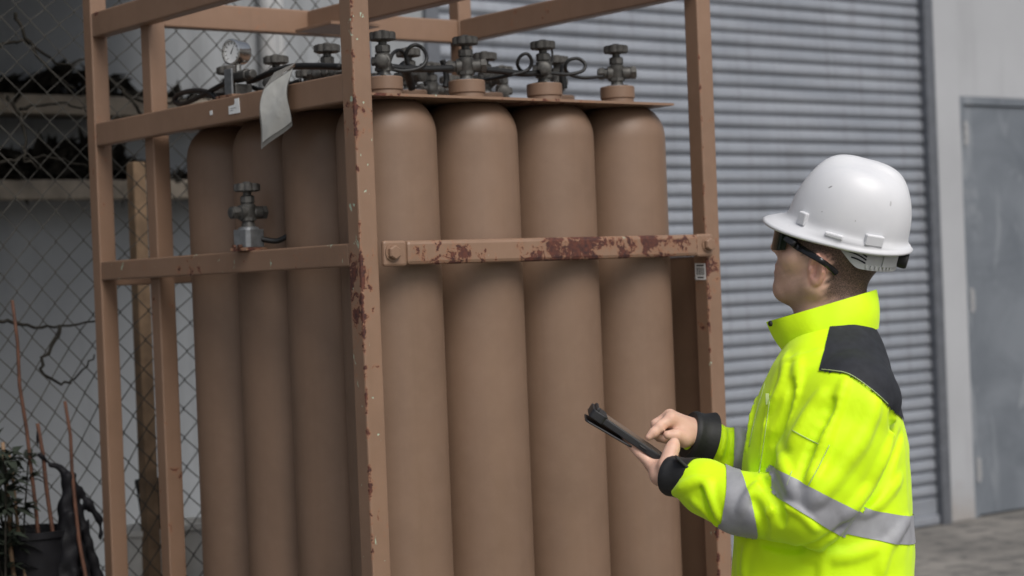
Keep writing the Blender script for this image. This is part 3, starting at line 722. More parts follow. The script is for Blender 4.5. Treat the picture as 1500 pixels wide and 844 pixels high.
mesh_obj('tail_pipe', tube(spline([(vb[0] + .02, vb[1] - .02, zt + .03), (vb[0] + .05, vb[1] - .05, zt + .022), (vb[0] + .07, vb[1] - .08, zt + .035)], 6), .007, 8), MAT['hose'], mv, smooth=True)
# ------------------------------------------------------------------ document sleeve hanging over the rail
def mat_sleeve():
    m, nt, b, P = newmat('clear_sleeve', .25)
    setc(nt, b, (.36, .355, .33)); b.inputs['Alpha'].default_value = .72; return m
MAT['sleeve'] = mat_sleeve()
MAT['paper'] = simple('creased_paper', (.62, .615, .575), .5, 0, .07, 22, .5, bd=.006)
def sheet(cor, nu, nv, off, wav):
    """cor: TL, TR, BR, BL pixel corners on plane X = off"""
    V, F = [], []
    c3 = [atX(a, b_, off) for a, b_ in cor]
    for j in range(nv + 1):
        for i in range(nu + 1):
            u, v = i / nu, j / nv; p = (c3[0] * (1 - u) + c3[1] * u) * (1 - v) + (c3[3] * (1 - u) + c3[2] * u) * v
            V.append(p + np.array([-wav * (math.sin(v * 3.0) * 1.0 + .35 * math.sin(u * 5 + v * 7)), 0, 0]))
    for j in range(nv):
        for i in range(nu): a = j * (nu + 1) + i; F.append((a, a + 1, a + nu + 2, a + nu + 1))
    return V, F
dc = atX(408, 150, -.01)
ds = thing('document_sleeve', 'white paper in clear plastic sleeve hanging over the side rail', 'document', (dc[0], dc[1], atX(385, 217, -.01)[2]))
sleeve = [(386, 130), (428, 98), (428, 184), (384.5, 219)]
mesh_obj('sleeve', sheet(sleeve, 10, 16, -.006, .010), MAT['sleeve'], ds, smooth=True)
o_ = mesh_obj('sleeve_flap', (lambda P: (P, [(0, 1, 2, 3), (3, 2, 5, 4)]))([atX(386, 130, -.006), atX(428, 98, -.006), atX(433, 92, .02), atX(402, 106, .02), atX(404, 112, .045), atX(432, 98, .045)]), MAT['sleeve'], ds)
mesh_obj('paper', sheet([(387, 131), (426.5, 101), (426.5, 178), (386.5, 209)], 10, 16, -.0105, .010), MAT['paper'], ds, smooth=True)
# ------------------------------------------------------------------ person
DC = 3.85
TA = R(12)                                   # torso turned this far away from pure profile
TF = -RT * math.cos(TA) + fw0 * math.sin(TA); TL = -RT * math.sin(TA) - fw0 * math.cos(TA)
pb = atD(1210, 800, DC)
PR = thing('person', 'man in white hard hat and yellow safety jacket using a tablet beside rack', 'person', (pb[0], pb[1], 0))
def mat_hivis():
    m, nt, b, P = newmat('hi_vis_fabric', .62, 0, .35)
    a = noise(nt, P, 7, 4, .55); wv = noise(nt, P, 900, 1)
    c = mixc(nt, ramp(nt, a, [(.3, 0), (.7, 1)]), (.62, .95, .0), (.70, .99, .0))
    setc(nt, b, c); b.inputs['Sheen Weight'].default_value = .12
    fold = noise(nt, P, 26, 3, .5, .8)
    bump(nt, b, math_(nt, 'ADD', math_(nt, 'MULTIPLY', fold, .9), math_(nt, 'MULTIPLY', wv, .06)), .22, .005); return m
MAT['hivis'] = mat_hivis()
MAT['refl'] = simple('reflective_tape', (.33, .335, .36), .6, .1, .08, 40, .25, bd=.003)
MAT['navy'] = simple('charcoal_fabric', (.022, .024, .030), .75, 0, .2, 60, .3, spec=.3)
MAT['black_strap'] = simple('black_strap', (.012, .012, .013), .6, 0, .25, 70, .3)
MAT['thread'] = simple('pale_thread', (.45, .55, .25), .7, 0, .1, 60, 0)
MAT['trouser'] = simple('navy_trouser', (.02, .026, .05), .8, 0, .2, 30, .3)
MAT['boot'] = simple('black_boot', (.015, .013, .012), .5, 0, .2, 30, .3)
# --- jacket field
rows = [(455, 1170, 1262, .060), (480, 1163, 1279, .095), (500, 1150, 1289, .135), (530, 1131, 1301, .178), (570, 1113, 1312, .195), (620, 1097, 1322, .195), (660, 1089, 1330, .178), (720, 1084, 1333, .165), (780, 1077, 1335, .165),
        (844, 1072, 1336, .170), (920, 1073, 1338, .180), (1080, 1078, 1332, .205), (1130, 1084, 1326, .203)]
rz, rcx, rax, ray_ = [], [], [], []
tc0 = atD(1210, 700, DC)
for py, fx, bx_, ay in rows:
    a, b_ = atD(fx, py, DC), atD(bx_, py, DC); mid = (a + b_) / 2; hh = (b_ - a) @ RT / 2
    rz.append(mid[2]); rcx.append((mid - tc0) @ RT); ray_.append(ay); rax.append(math.sqrt(max(.0009, hh * hh - (ay * math.sin(TA)) ** 2)) / math.cos(TA))
rz = np.array(rz)[::-1]; rcx = np.array(rcx)[::-1]; rax = np.array(rax)[::-1]; ray_ = np.array(ray_)[::-1]
ztop_j, zbot_j = rz[-1], rz[0]
def torso(P, grow=0.0):
    z = np.clip(P[:, 2], zbot_j, ztop_j); cx = np.interp(z, rz, rcx); ax = np.interp(z, rz, rax) + grow; ay = np.interp(z, rz, ray_) + grow
    q = P - tc0; u = q @ RT - cx; wv = q @ fw0
    x = u * (-math.cos(TA)) + wv * math.sin(TA); y = -u * math.sin(TA) - wv * math.cos(TA)
    k0 = ((np.abs(x) / ax) ** 2.3 + (np.abs(y) / ay) ** 2.3) ** (1 / 2.3); k1 = np.sqrt((x / ax ** 2) ** 2 + (y / ay ** 2) ** 2) + 1e-6
    d = (k0 - 1) * np.maximum(k0, .3) / np.maximum(k1, .5)
    return np.maximum(d, np.maximum(P[:, 2] - ztop_j - grow, zbot_j - grow - P[:, 2]))
SN = atD(1243, 590, 3.705); EN = atD(1186, 748, 3.665); WN = atD(1003, 699, 3.82)          # near (left) arm
MN = atD(1085, 738, 3.735)
SF = tc0 + TL * -.17 + UP0 * (SN[2] - tc0[2]) + RT * .03; EF = atD(1165, 712, 4.06); WF = atD(1024, 641, 4.005)
def arms(near=True, far=True, grow=0.0):
    f = Field()
    if near:
        f.cone(SN + TL * -.05 + UP0 * .015, SN, .090 + grow, .092 + grow, .04)
        f.chain([SN, atD(1222, 650, 3.70), atD(1197, 716, 3.675), EN], [.093 + grow, .099 + grow, .086 + grow, .070 + grow], .03)
        f.chain([EN, MN, MN * .35 + WN * .65, WN], [.070 + grow, .060 + grow, .053 + grow, .041 + grow], .03)
    if far:
        f.chain([SF, EF], [.09 + grow, .074 + grow], .03); f.chain([EF, EF * .4 + WF * .6, WF], [.068 + grow, .054 + grow, .040 + grow], .03)
    return f
NEAR = arms(True, False); FAR = arms(False, True)
JK = Field()
JK.add(torso, tc0, .62, .02)
for p in NEAR.pr: JK.pr.append((p[0], p[1], p[2], .012, 'add'))
for p in FAR.pr: JK.pr.append((p[0], p[1], p[2], .02, 'add'))
# folds traced on the sleeve and body
JB = Field(); JB.pr = list(JK.pr)
ridges = [([(986, 724), (1000, 714), (1020, 706), (1040, 708)], .014, .006), ([(1036, 709), (1041, 731), (1052, 760)], .016, .006), ([(983, 741), (1010, 757), (1050, 776), (1090, 792)], .016, .004),
          ([(1016, 735), (1030, 745), (1048, 770)], .012, .004), ([(1086, 747), (1104, 716), (1130, 702)], .016, .005), ([(1120, 756), (1137, 745), (1148, 770)], .013, .006), ([(1150, 742), (1172, 752), (1196, 778)], .014, .005),
          ([(1238, 560), (1222, 608), (1204, 655), (1188, 704)], .018, .007), ([(1205, 575), (1180, 612), (1160, 650)], .02, .005), ([(1282, 590), (1262, 640), (1220, 700), (1190, 735)], .026, .007), ([(1310, 620), (1296, 668), (1266, 722), (1240, 756)], .024, .007),
          ([(1140, 655), (1150, 690), (1162, 724)], .018, .005), ([(1116, 563), (1103, 610), (1094, 660)], .008, .005), ([(1128, 575), (1118, 640), (1112, 700)], .007, .004),
          ([(1150, 520), (1144, 560), (1126, 600)], .018, .004), ([(1170, 520), (1166, 560), (1150, 620)], .018, .003), ([(1290, 800), (1240, 815), (1180, 812)], .022, .004), ([(1100, 790), (1092, 815), (1090, 843)], .014, .004),
          ([(1320, 700), (1290, 735), (1262, 752)], .018, .005), ([(1055, 612), (1062, 640), (1056, 668)], .014, .004), ([(1078, 616), (1084, 645), (1080, 680)], .016, .005),
          ([(1150, 460 + 70), (1180, 520), (1205, 512)], .012, .003), ([(1332, 760), (1300, 800), (1290, 843)], .02, .004), ([(1200, 800), (1206, 825), (1204, 850)], .016, .003)]
extra = []
for pts, r, hgt in ridges:
    dense = spline([(a, b_, 0) for a, b_ in pts], 4); Q = []
    for a, b_, _ in dense:
        p = march(JK, a, b_)
        if (p - CAM) @ FW > 4.25: continue
        e = .004; gN = np.array([JK((p + np.eye(3)[i] * e)[None])[0] - JK((p - np.eye(3)[i] * e)[None])[0] for i in range(3)]); gN /= np.linalg.norm(gN) + 1e-9
        Q.append(p - gN * (r * .62 - hgt))
    nq = len(Q)
    r = r * .62
    Q = [q_ + (p_ - q_) for q_, p_ in zip(Q, Q)]
    for i in range(nq - 1):
        t0, t1 = math.sin(math.pi * (i + .3) / nq), math.sin(math.pi * (i + 1.3) / nq); gq = r * .4
        extra.append((Q[i], Q[i + 1], r * (.8 + .2 * t0), r * (.8 + .2 * t1), r * .9))
for a, b_, ra, rb, k in extra: JK.cone(a, b_, ra, rb, k)
valleys = [[(1322, 634), (1312, 665), (1298, 697), (1278, 724), (1255, 750), (1236, 770), (1216, 788), (1188, 802), (1150, 802), (1118, 796)], [(1116, 700), (1138, 732), (1146, 768)], [(1031, 712), (1037, 738), (1047, 766)], [(1308, 602), (1306, 650), (1296, 690)], [(1160, 560), (1150, 610), (1132, 650)], [(1220, 590), (1190, 650), (1172, 700)], [(1066, 612), (1072, 645), (1066, 676)], [(1104, 735), (1118, 765), (1120, 790)]]
for pts in valleys:
    Q = [march(JB, a, b_) for a, b_, _ in spline([(a, b_, 0) for a, b_ in pts], 4)]; Q = [q for q in Q if (q - CAM) @ FW < 4.25]
    for i in range(len(Q) - 1): JK.cone(Q[i], Q[i + 1], .0045, .0045, .012, 'sub')
wr = RNG.normal(size=(14, 3)); wr /= np.linalg.norm(wr, axis=1)[:, None]; wf = np.concatenate([RNG.uniform(28, 60, 7), RNG.uniform(75, 140, 7)]); wp = RNG.uniform(0, 6.28, 14)
def wrinkle(P):
    q = P - tc0; d = np.zeros(len(P)); warp = .012 * np.sin(q[:, 0] * 31 + 1) + .012 * np.sin(q[:, 2] * 23 + q[:, 1] * 17)
    for i in range(14): d += (.0006 if i < 7 else .0003) * np.sin((q @ wr[i] + warp) * wf[i] + wp[i])
    return d
JK.add(wrinkle, tc0, 9, .01, 'disp')
JV, JQ = polygonise(JK, tc0 - np.array([.85, .85, .75]), tc0 + np.array([.75, .85, .5]), .0042)
jacket = np_mesh('jacket', JV, JQ, MAT['hivis'], PR); jacket['label'] = 'fluorescent yellow work jacket'
dn, df, dt = NEAR(JV), FAR(JV), torso(JV)
def patch(name, sc, planes, mat, off=.0022, label=None):
    """piece of the jacket's own surface, cut clean by planes (co, no: the side the normal points to is removed) and lifted off"""
    sc = np.asarray(sc, float); keep = sc < 0; PV = JV.copy()
    fk = keep[JQ].any(1); Q = JQ[fk]
    for i, j in ((0, 1), (1, 2), (2, 3), (3, 0), (1, 0), (2, 1), (3, 2), (0, 3)):      # pull the outer row in onto the boundary line
        a, b_ = Q[:, i], Q[:, j]; m_ = ~keep[a] & keep[b_]; a, b_ = a[m_], b_[m_]
        t = (sc[a] / (sc[a] - sc[b_] + 1e-12))[:, None]; PV[a] = JV[a] + (JV[b_] - JV[a]) * t
    okq = (keep[Q].any(1)); Q = Q[okq]
    for co, no in planes:
        s_ = (JV - co) @ no; Q = Q[(s_[Q] < .012).any(1)]
    if not len(Q): return None
    used, inv = np.unique(Q, return_inverse=True); Q = inv.reshape(Q.shape)
    bm = bmesh.new(); vs = [bm.verts.new(v) for v in PV[used]]
    for q in Q:
        try: bm.faces.new([vs[i] for i in q])
        except ValueError: pass
    for co, no in planes:
        bmesh.ops.bisect_plane(bm, geom=bm.verts[:] + bm.edges[:] + bm.faces[:], plane_co=Vector(co), plane_no=Vector(no), clear_outer=True)
    bm.normal_update(); rl = rootloc(jacket)
    for v in bm.verts: v.co = v.co + v.normal * off
    for v in bm.verts: v.co -= Vector(rl)
    me = bpy.data.meshes.new(name); bm.to_mesh(me); bm.free(); me.shade_smooth(); me.materials.append(mat)
    o = bpy.data.objects.new(name, me); COL.objects.link(o); o.parent = jacket
    if label: o['label'] = label
    return o
def imgplane(p0, p1, d, lat):
    """plane through two pixels at depth d, containing direction lat; normal points to the image side right of p0->p1 (down for left-to-right)"""
    a, b_ = atD(*p0, d), atD(*p1, d); n = np.cross(b_ - a, lat); n /= np.linalg.norm(n)
    if n @ (-CU) < 0: n = -n
    return a, n
near = np.maximum(dn - dt - .004, dn - df)
u1, l1 = imgplane((1139, 688), (1253, 747), 3.62, fw0), imgplane((1146, 733), (1222, 780), 3.62, fw0)
patch('reflective_band', np.maximum(near, -.07 - (JV - EN) @ RT), [(u1[0], -u1[1]), l1], MAT['refl'], label='grey reflective band round the upper sleeve')
axis = (EN - MN) / np.linalg.norm(EN - MN)
u2a, u2b = atD(1057, 760, 3.70), atD(1063, 720, 3.70); n2 = np.cross(u2b - u2a, fw0); n2 /= np.linalg.norm(n2); n2 = n2 if n2 @ RT > 0 else -n2
w2a, w2b = atD(1110, 790, 3.70), atD(1092, 712, 3.70); m2 = np.cross(w2b - w2a, fw0); m2 /= np.linalg.norm(m2); m2 = m2 if m2 @ RT > 0 else -m2
patch('reflective_band', np.maximum(near, (JV - EN) @ RT), [(u2a, -n2), (w2a, m2)], MAT['refl'], label='grey reflective band round the forearm')
tor = np.maximum(dt - dn + .002, dt - df)
u3, l3 = imgplane((1085, 690), (1332, 752), DC, fw0), imgplane((1085, 735), (1332, 792), DC, fw0)
patch('reflective_band', tor, [(u3[0], -u3[1]), l3], MAT['refl'], label='grey reflective band round the waist')
f1, f2 = atD(1073, 650, 4.02), atD(1076, 610, 4.02); nf = np.cross(f2 - f1, fw0); nf /= np.linalg.norm(nf); nf = nf if nf @ RT > 0 else -nf
patch('reflective_band', np.maximum(df - dt, df - dn), [(f1, -nf), (f1 + RT * .055, nf)], MAT['refl'], label='grey reflective band round the far sleeve')
# dark shoulder yoke
def surfplane(p0, p1, lat):
    a, b_ = march(JK, *p0), march(JK, *p1); n = np.cross(b_ - a, lat); n /= np.linalg.norm(n)
    return a, (n if n @ (-CU) > 0 else -n)
ylow = surfplane((1201, 545), (1262, 558), TL); yl2 = surfplane((1240, 550), (1306, 600), TL)
ya, yb = march(JK, 1200, 545), march(JK, 1211, 505); yn = np.cross(yb - ya, TL); yn /= np.linalg.norm(yn); yn = yn if yn @ RT > 0 else -yn
allv = np.ones(len(JV), bool)
def sline(p0, p1):
    r0, r1 = ray(*p0), ray(*p1); n = np.cross(r0, r1); n /= np.linalg.norm(n); n = n if n @ (-CU) > 0 else -n
    return (JV - CAM) @ n
def sline_v(p0, p1):
    r0, r1 = ray(*p0), ray(*p1); n = np.cross(r0, r1); n /= np.linalg.norm(n); n = n if n @ CR < 0 else -n
    return (JV - CAM) @ n
seam = np.minimum.reduce([sline((1199, 544), (1245, 548.5)), sline((1235, 545), (1275, 567)), sline((1265, 560), (1316, 609))])
rv0, rv1 = ray(1200, 545), ray(1212, 495); nv_ = np.cross(rv0, rv1); nv_ /= np.linalg.norm(nv_); nv_ = nv_ if nv_ @ CR < 0 else -nv_
patch('yoke', np.maximum(seam, SN[2] - .14 - JV[:, 2]), [(CAM, nv_)], MAT['navy'], .0028, 'charcoal shoulder yoke')
# stitch line along the yoke
st = [march(JK, a, b_) for a, b_, _ in spline([(1203, 541, 0), (1222, 543, 0), (1242, 547, 0), (1262, 559, 0), (1285, 577, 0), (1301, 592, 0)], 6)]
st = np.array([p - ray(1250, 570) * .0045 for p in st])
mesh_obj('stitching', tube(st, .0009, 5), MAT['thread'], jacket, smooth=True)
# --- collar
def collar(thick0, thick1, zin=0.0):
    cb, ct = (atD(1150, 507, DC) + atD(1284, 472, DC)) / 2, (atD(1131, 470, DC) + atD(1282, 424, DC)) / 2
    fb, ft = (atD(1150, 507, DC) - atD(1284, 472, DC)) / 2, (atD(1131, 470, DC) - atD(1282, 424, DC)) / 2
    fb = fb + fw0 * .018; ft = ft + fw0 * .018
    lb, lt = TL * .094, TL * .083
    V, F = [], []; n, m = 64, 8
    for side in (0, 1):
        th = thick0 if side == 0 else thick1
        for i in range(n + 1):
            ph_ = R(9) + R(343) * i / n
            for j in range(m + 1):
                t = j / m; sc = 1 - th; tt = t
                c = cb * (1 - t) + ct * t; f_ = fb * (1 - t) + ft * t; l_ = lb * (1 - t) + lt * t
                bul = 1 + .05 * math.sin(math.pi * t) + .012 * math.sin(5 * ph_ + 3 * t) + .008 * math.sin(11 * ph_)
                fl = 1 + .10 * (t ** 2) * max(0, math.cos(ph_)) ** 4
                V.append(c + (f_ * math.cos(ph_) * fl + l_ * math.sin(ph_)) * sc * bul + UP0 * (-.012 * (1 - t)))
    o = (n + 1) * (m + 1)
    for i in range(n):
        for j in range(m):
            a = i * (m + 1) + j; b_ = a + m + 1
            F.append((a, b_, b_ + 1, a + 1)); F.append((o + a, o + a + 1, o + b_ + 1, o + b_))
        a = i * (m + 1) + m; F.append((a, a + m + 1, o + a + m + 1, o + a))
    for i in (0, n):
        for j in range(m): a = i * (m + 1) + j; F.append((a, a + 1, o + a + 1, o + a))
    return V, F
mesh_obj('collar', collar(0, .045), MAT['hivis'], jacket, smooth=True, sharp=50)
mesh_obj('collar_lining', collar(.05, .10), MAT['navy'], jacket, smooth=True, sharp=50)
sp_ = atD(1132, 474, DC - .03)
mesh_obj('snap_button', xf(lathe([(.0, .004), (.004, .004), (.006, .0015), (.006, 0)], 12, axis='X'), np.stack([TF * .7 + TL * .7, np.cross(UP0, TF * .7 + TL * .7), UP0], 1), sp_ + TF * .004), MAT['black_strap'], jacket)
# --- cuffs
def cuff(a, b_, r0, r1, lab):
    a, b_ = np.asarray(a), np.asarray(b_); n = 10
    P = np.array([a + (b_ - a) * t for t in np.linspace(0, 1, n)]); r_ = np.array([r0 * .93, r0, r0 * 1.01, r0 * .985, r0] + list(np.linspace(r0, r1, n - 5)))
    o = mesh_obj('cuff', tube(P, r_, 28), MAT['black_strap'], jacket, smooth=True, sharp=50); o['label'] = lab
    return o
dN = (WN - MN) / np.linalg.norm(WN - MN); dF = (WF - EF) / np.linalg.norm(WF - EF)
ca = atD(978, 696, 3.835); cb_ = atD(1016, 704, 3.80)
cuff(ca, cb_, .0405, .0465, 'black cuff strap on the near wrist')
cuff(atD(1008, 637, 4.005), atD(1038, 645, 4.018), .052, .060, 'black cuff strap on the far wrist')
def slab(p, ax, ay, az, sz): return xf(cbox((0, 0, 0), sz), np.stack([ax, ay, az], 1), p)
mesh_obj('cuff_tab', slab(atD(1003, 681, 3.785), RT * .7 - UP0 * .7, fw0, RT * .7 + UP0 * .7, (.05, .035, .006)), MAT['black_strap'], jacket, bevel=.002)
# zip pull and chest zip
zp = march(JK, 1124, 585)
mesh_obj('zip_pull', slab(zp - ray(1124, 585) * .004, RT, fw0, UP0, (.007, .003, .022)), MAT['thread'], jacket, bevel=.001)
for pts in ([(1127, 588), (1120, 640), (1112, 692)], [(1120, 562), (1106, 612), (1097, 655)], [(1215, 652), (1196, 690), (1172, 732)], [(1160, 630), (1178, 640), (1198, 650)], [(1160, 690), (1152, 712)]):
    q = np.array([march(JK, a, b_) - ray(a, b_) * .001 for a, b_, _ in spline([(a, b_, 0) for a, b_ in pts], 6)])
    mesh_obj('seam', tube(q, .0009, 4), MAT['thread'], jacket, smooth=True)

# ------------------------------------------------------------------ head frame
HA = R(15); HP = R(14); HR = R(-8)
hf = (-RT * math.cos(HA) + fw0 * math.sin(HA)); hl = -RT * math.sin(HA) - fw0 * math.cos(HA)
HX = hf * math.cos(HP) + UP0 * math.sin(HP); HZ0 = UP0 * math.cos(HP) - hf * math.sin(HP)
HY = hl * math.cos(HR) + HZ0 * math.sin(HR); HZ = HZ0 * math.cos(HR) - hl * math.sin(HR)
HM = np.stack([HX, HY, HZ], 0)               # rows = head axes in world
HO = atD(1214, 385, DC)
hp = lambda x, y, z: HO + HX * x + HY * y + HZ * z
NB = (atD(1224, 500, DC))                    # neck base
BD = Field()
BD.ell(hp(-.012, 0, .052), (.100, .078, .090), HM, .01)
BD.ell(hp(.040, 0, .002), (.060, .060, .082), HM, .03)
for sy in (-1, 1):
    BD.cone(hp(.010, sy * .054, -.040), hp(.067, sy * .018, -.070), .022, .021, .028)
    BD.cone(hp(.010, sy * .058, .0), hp(.010, sy * .054, -.040), .02, .021, .025)
    BD.ell(hp(.062, sy * .042, .004), (.026, .022, .022), HM, .022)
    BD.ell(hp(.097, sy * .011, .002), (.010, .008, .008), HM, .008)
BD.ell(hp(.077, 0, -.071), (.020, .026, .020), HM, .02); BD.ell(hp(.072, 0, -.034), (.024, .034, .034), HM, .02)
BD.ell(hp(.076, 0, .060), (.020, .052, .016), HM, .02)
BD.cone(hp(.088, 0, .042), hp(.110, 0, .010), .0075, .0105, .012)
BD.ell(hp(.091, 0, -.026), (.012, .024, .0075), HM, .008); BD.ell(hp(.089, 0, -.039), (.012, .022, .0085), HM, .010)
BD.cone(hp(-.022, 0, -.03), NB + RT * .01, .055, .062, .035)
BD.cone(hp(.02, 0, -.06), NB - RT * .02, .042, .05, .03)
BD.cone(hp(.106, -.024, -.0325), hp(.106, .024, -.0325), .0022, .0022, .004, 'sub')
# ears
for sy in (-1, 1):
    ea = R(24) * sy
    EX = HX * math.cos(ea) - HY * math.sin(ea); EX = HX * math.cos(R(24)) - HY * sy * math.sin(R(24)); EY = HY * sy * math.cos(R(24)) + HX * math.sin(R(24))
    tl = R(-12); EX2 = EX * math.cos(tl) + HZ * math.sin(tl); EZ = HZ * math.cos(tl) - EX * math.sin(tl)
    EM = np.stack([EX2, EY, EZ], 0); ec = hp(.012, sy * .079, -.004)
    ep = lambda a, b_, c: ec + EX2 * a + EY * b_ + EZ * c
    BD.ell(ep(0, 0, 0), (.0195, .0085, .0310), EM, .005)
    BD.ell(ep(.002, .0085, -.001), (.0120, .0085, .0205), EM, .003, 'sub')
    BD.chain([ep(.010, .004, .012), ep(.006, .0065, .025), ep(-.006, .0075, .0275), ep(-.0155, .0075, .015), ep(-.015, .006, -.004), ep(-.008, .0045, -.020)], [.003, .004, .0044, .0044, .004, .003], .003)
    BD.chain([ep(-.007, .003, .014), ep(-.0075, .0035, .0), ep(-.002, .004, -.012)], [.003, .0032, .0032], .005)
    BD.ell(ep(.002, .002, -.0245), (.0085, .0055, .0085), EM, .006)
    BD.ell(ep(.0125, .002, -.002), (.0045, .005, .007), EM, .005)
# torso core, arms under the jacket, legs under the trousers
BD.chain([NB, tc0 + UP0 * .05, tc0 - UP0 * .28], [.07, .10, .10], .04)
BD.chain([NB, SN * .8 + NB * .2 , EN, MN, WN], [.05, .05, .042, .038, .027], .03); BD.chain([NB, SF * .8 + NB * .2, EF, WF], [.05, .05, .042, .027], .03)
# --- near hand (palm up under the tablet)
D_ = atD
BD.chain([WN, D_(990, 696, 3.835), D_(975, 692, 3.855)], [.027, .026, .024], .015)
mc = [(956, 682, 3.872), (954, 682, 3.894), (956, 685, 3.916), (960, 690, 3.936)]
for i, (m_, r_) in enumerate(zip(mc, (.0125, .0125, .012, .011))): BD.cone(D_(982 , 695, 3.845 + .012 * i), D_(*m_), .0155, r_, .018)
BD.chain([D_(*mc[0]), D_(936, 663, 3.882), D_(925, 651, 3.884), D_(916.5, 642.5, 3.885)], [.0118, .0100, .0092, .0072], .006)
BD.chain([D_(*mc[1]), D_(934, 660, 3.905), D_(921, 645, 3.905), D_(912, 636, 3.905)], [.0118, .0098, .009, .0072], .004)
BD.chain([D_(*mc[2]), D_(936, 663, 3.926), D_(925, 650, 3.926), D_(917, 641, 3.925)], [.011, .0095, .0085, .007], .004)
BD.chain([D_(*mc[3]), D_(943, 672, 3.948), D_(934, 661, 3.948), D_(928, 654, 3.948)], [.010, .0085, .0078, .0065], .004)
BD.chain([D_(983, 697, 3.835), D_(977, 683, 3.835), D_(981, 667, 3.843), D_(985.5, 656, 3.850), D_(988, 648, 3.856)], [.019, .0160, .0125, .0120, .0095], .012)
BD.ell(D_(970, 697, 3.86), (.028, .02, .02), None, .015)
# --- far hand (index finger on the screen)
BD.chain([WF, D_(1012, 633, 4.0)], [.027, .027], .015)
mf = [(983, 614, 3.968), (981, 609, 3.990), (984, 611, 4.010), (990, 617, 4.028)]
for i, (m_, r_) in enumerate(zip(mf, (.0135, .0135, .0125, .0115))): BD.cone(D_(1012, 632, 3.985 + .012 * i), D_(*m_), .0185, r_, .018)
BD.chain([D_(*mf[0]), D_(967, 625, 3.955), D_(958, 634, 3.950), D_(950.5, 640.5, 3.947)], [.0132, .0108, .0098, .0074], .006)
BD.chain([D_(*mf[1]), D_(961, 621, 3.990), D_(961, 637, 3.986), D_(973, 644, 3.984)], [.0128, .0105, .0095, .008], .004)
BD.chain([D_(*mf[2]), D_(965, 625, 4.012), D_(966, 641, 4.006), D_(979, 646, 4.002)], [.012, .010, .009, .0078], .004)
BD.chain([D_(*mf[3]), D_(974, 630, 4.030), D_(976, 643, 4.022), D_(987, 647, 4.018)], [.011, .009, .008, .007], .004)
BD.chain([D_(1014, 640, 3.982), D_(1002, 643, 3.960), D_(990, 639, 3.945), D_(978, 637.5, 3.938)], [.018, .0155, .0118, .0088], .012)
BD.ell(D_(998, 634, 3.985), (.026, .026, .022), None, .015)
BV, BQ = polygonise(BD, np.minimum.reduce([HO, WN, WF, tc0 - .4]) - .3, np.maximum.reduce([HO + .3, tc0 + .4]), .0026, smooth_it=1)
# skin with cropped hair, beard shadow and redness as vertex masks
def mat_skin():
    m, nt, b, P = newmat('skin', .52, 0, .4)
    ha = node(nt, 'ShaderNodeAttribute', attribute_name='hair').outputs['Fac']; be = node(nt, 'ShaderNodeAttribute', attribute_name='beard').outputs['Fac']; rd = node(nt, 'ShaderNodeAttribute', attribute_name='red').outputs['Fac']
    n1 = noise(nt, P, 38, 4); n2 = noise(nt, P, 900, 2); n3 = noise(nt, P, 420, 2)
    c = mixc(nt, ramp(nt, n1, [(.3, 0), (.7, 1)]), (.64, .395, .295), (.72, .465, .36))
    c = mixc(nt, math_(nt, 'MULTIPLY', rd, .55), c, (.62, .27, .215))
    st_ = ramp(nt, math_(nt, 'ADD', math_(nt, 'MULTIPLY', n2, .6), math_(nt, 'MULTIPLY', n3, .4)), [(.40, 1), (.60, .72)])
    c = mixc(nt, math_(nt, 'MULTIPLY', be, math_(nt, 'MULTIPLY', st_, .42)), c, (.085, .062, .050))
    c = mixc(nt, math_(nt, 'MULTIPLY', ha, st_), c, (.020, .014, .011))
    setc(nt, b, c); b.inputs['Subsurface Weight'].default_value = .12; b.inputs['Subsurface Radius'].default_value = (.012, .005, .003); b.inputs['Subsurface Scale'].default_value = .6
    bump(nt, b, math_(nt, 'ADD', noise(nt, P, 260, 3), math_(nt, 'MULTIPLY', ha, n2)), .22, .0016); return m
MAT['skin'] = mat_skin()
body = np_mesh('body', BV, BQ, MAT['skin'], PR)
hv = (BV - HO) @ HM.T; X, Y_, Z = hv[:, 0], hv[:, 1], hv[:, 2]
jit = .004 * np.sin(X * 210 + 1) * np.sin(Z * 260 + Y_ * 190) + .003 * np.sin(Z * 420 + X * 300)
inhead = np.linalg.norm(hv, axis=1) < .19
earm = np.minimum.reduce([np.linalg.norm((BV - hp(.012, s_ * .085, -.004)) @ HM.T * np.array([1 / .024, 1 / .016, 1 / .036]), axis=1) for s_ in (-1, 1)])
earmask = sstep(.95, 1.15, earm)
backline = -.062 + np.clip((-.02 - X) * -.12, -.02, 0)
hair_back = sstep(-.092, -.040, Z + jit) * sstep(-.002, -.020, X + jit)                       # fade up the nape
hair_top = sstep(.018, .030, Z + jit * 1.4) * sstep(.075, .060, X - .6 * (Z - .02))
side = sstep(.052, .034, X + jit) * sstep(.012, .018, X) * sstep(-.004, .024, Z + jit)     # sideburn in front of the ear
hair = np.clip(np.maximum.reduce([hair_back, hair_top, side * .8]), 0, 1) * inhead * earmask
attr(body, 'hair', hair)
jawl = sstep(-.010, -.044, Z + .25 * np.clip(.06 - X, 0, .1) + jit) * sstep(.014, .040, X) * (np.linalg.norm(hv, axis=1) < .155)
must = sstep(.012, .0, np.abs(Z + .018)) * sstep(.080, .092, X)
attr(body, 'beard', np.clip(np.maximum(jawl * .85, must * .7), 0, 1) * earmask)
lipm = np.exp(-((Z + .033) / .011) ** 2) * sstep(.082, .092, X) * np.exp(-(Y_ / .026) ** 4)
attr(body, 'red', np.clip(lipm * .8 + (1 - earmask) * .8 + (~inhead) * .25 * (np.sin(BV @ np.array([210, 160, 190])) * .5 + .5), 0, 1))
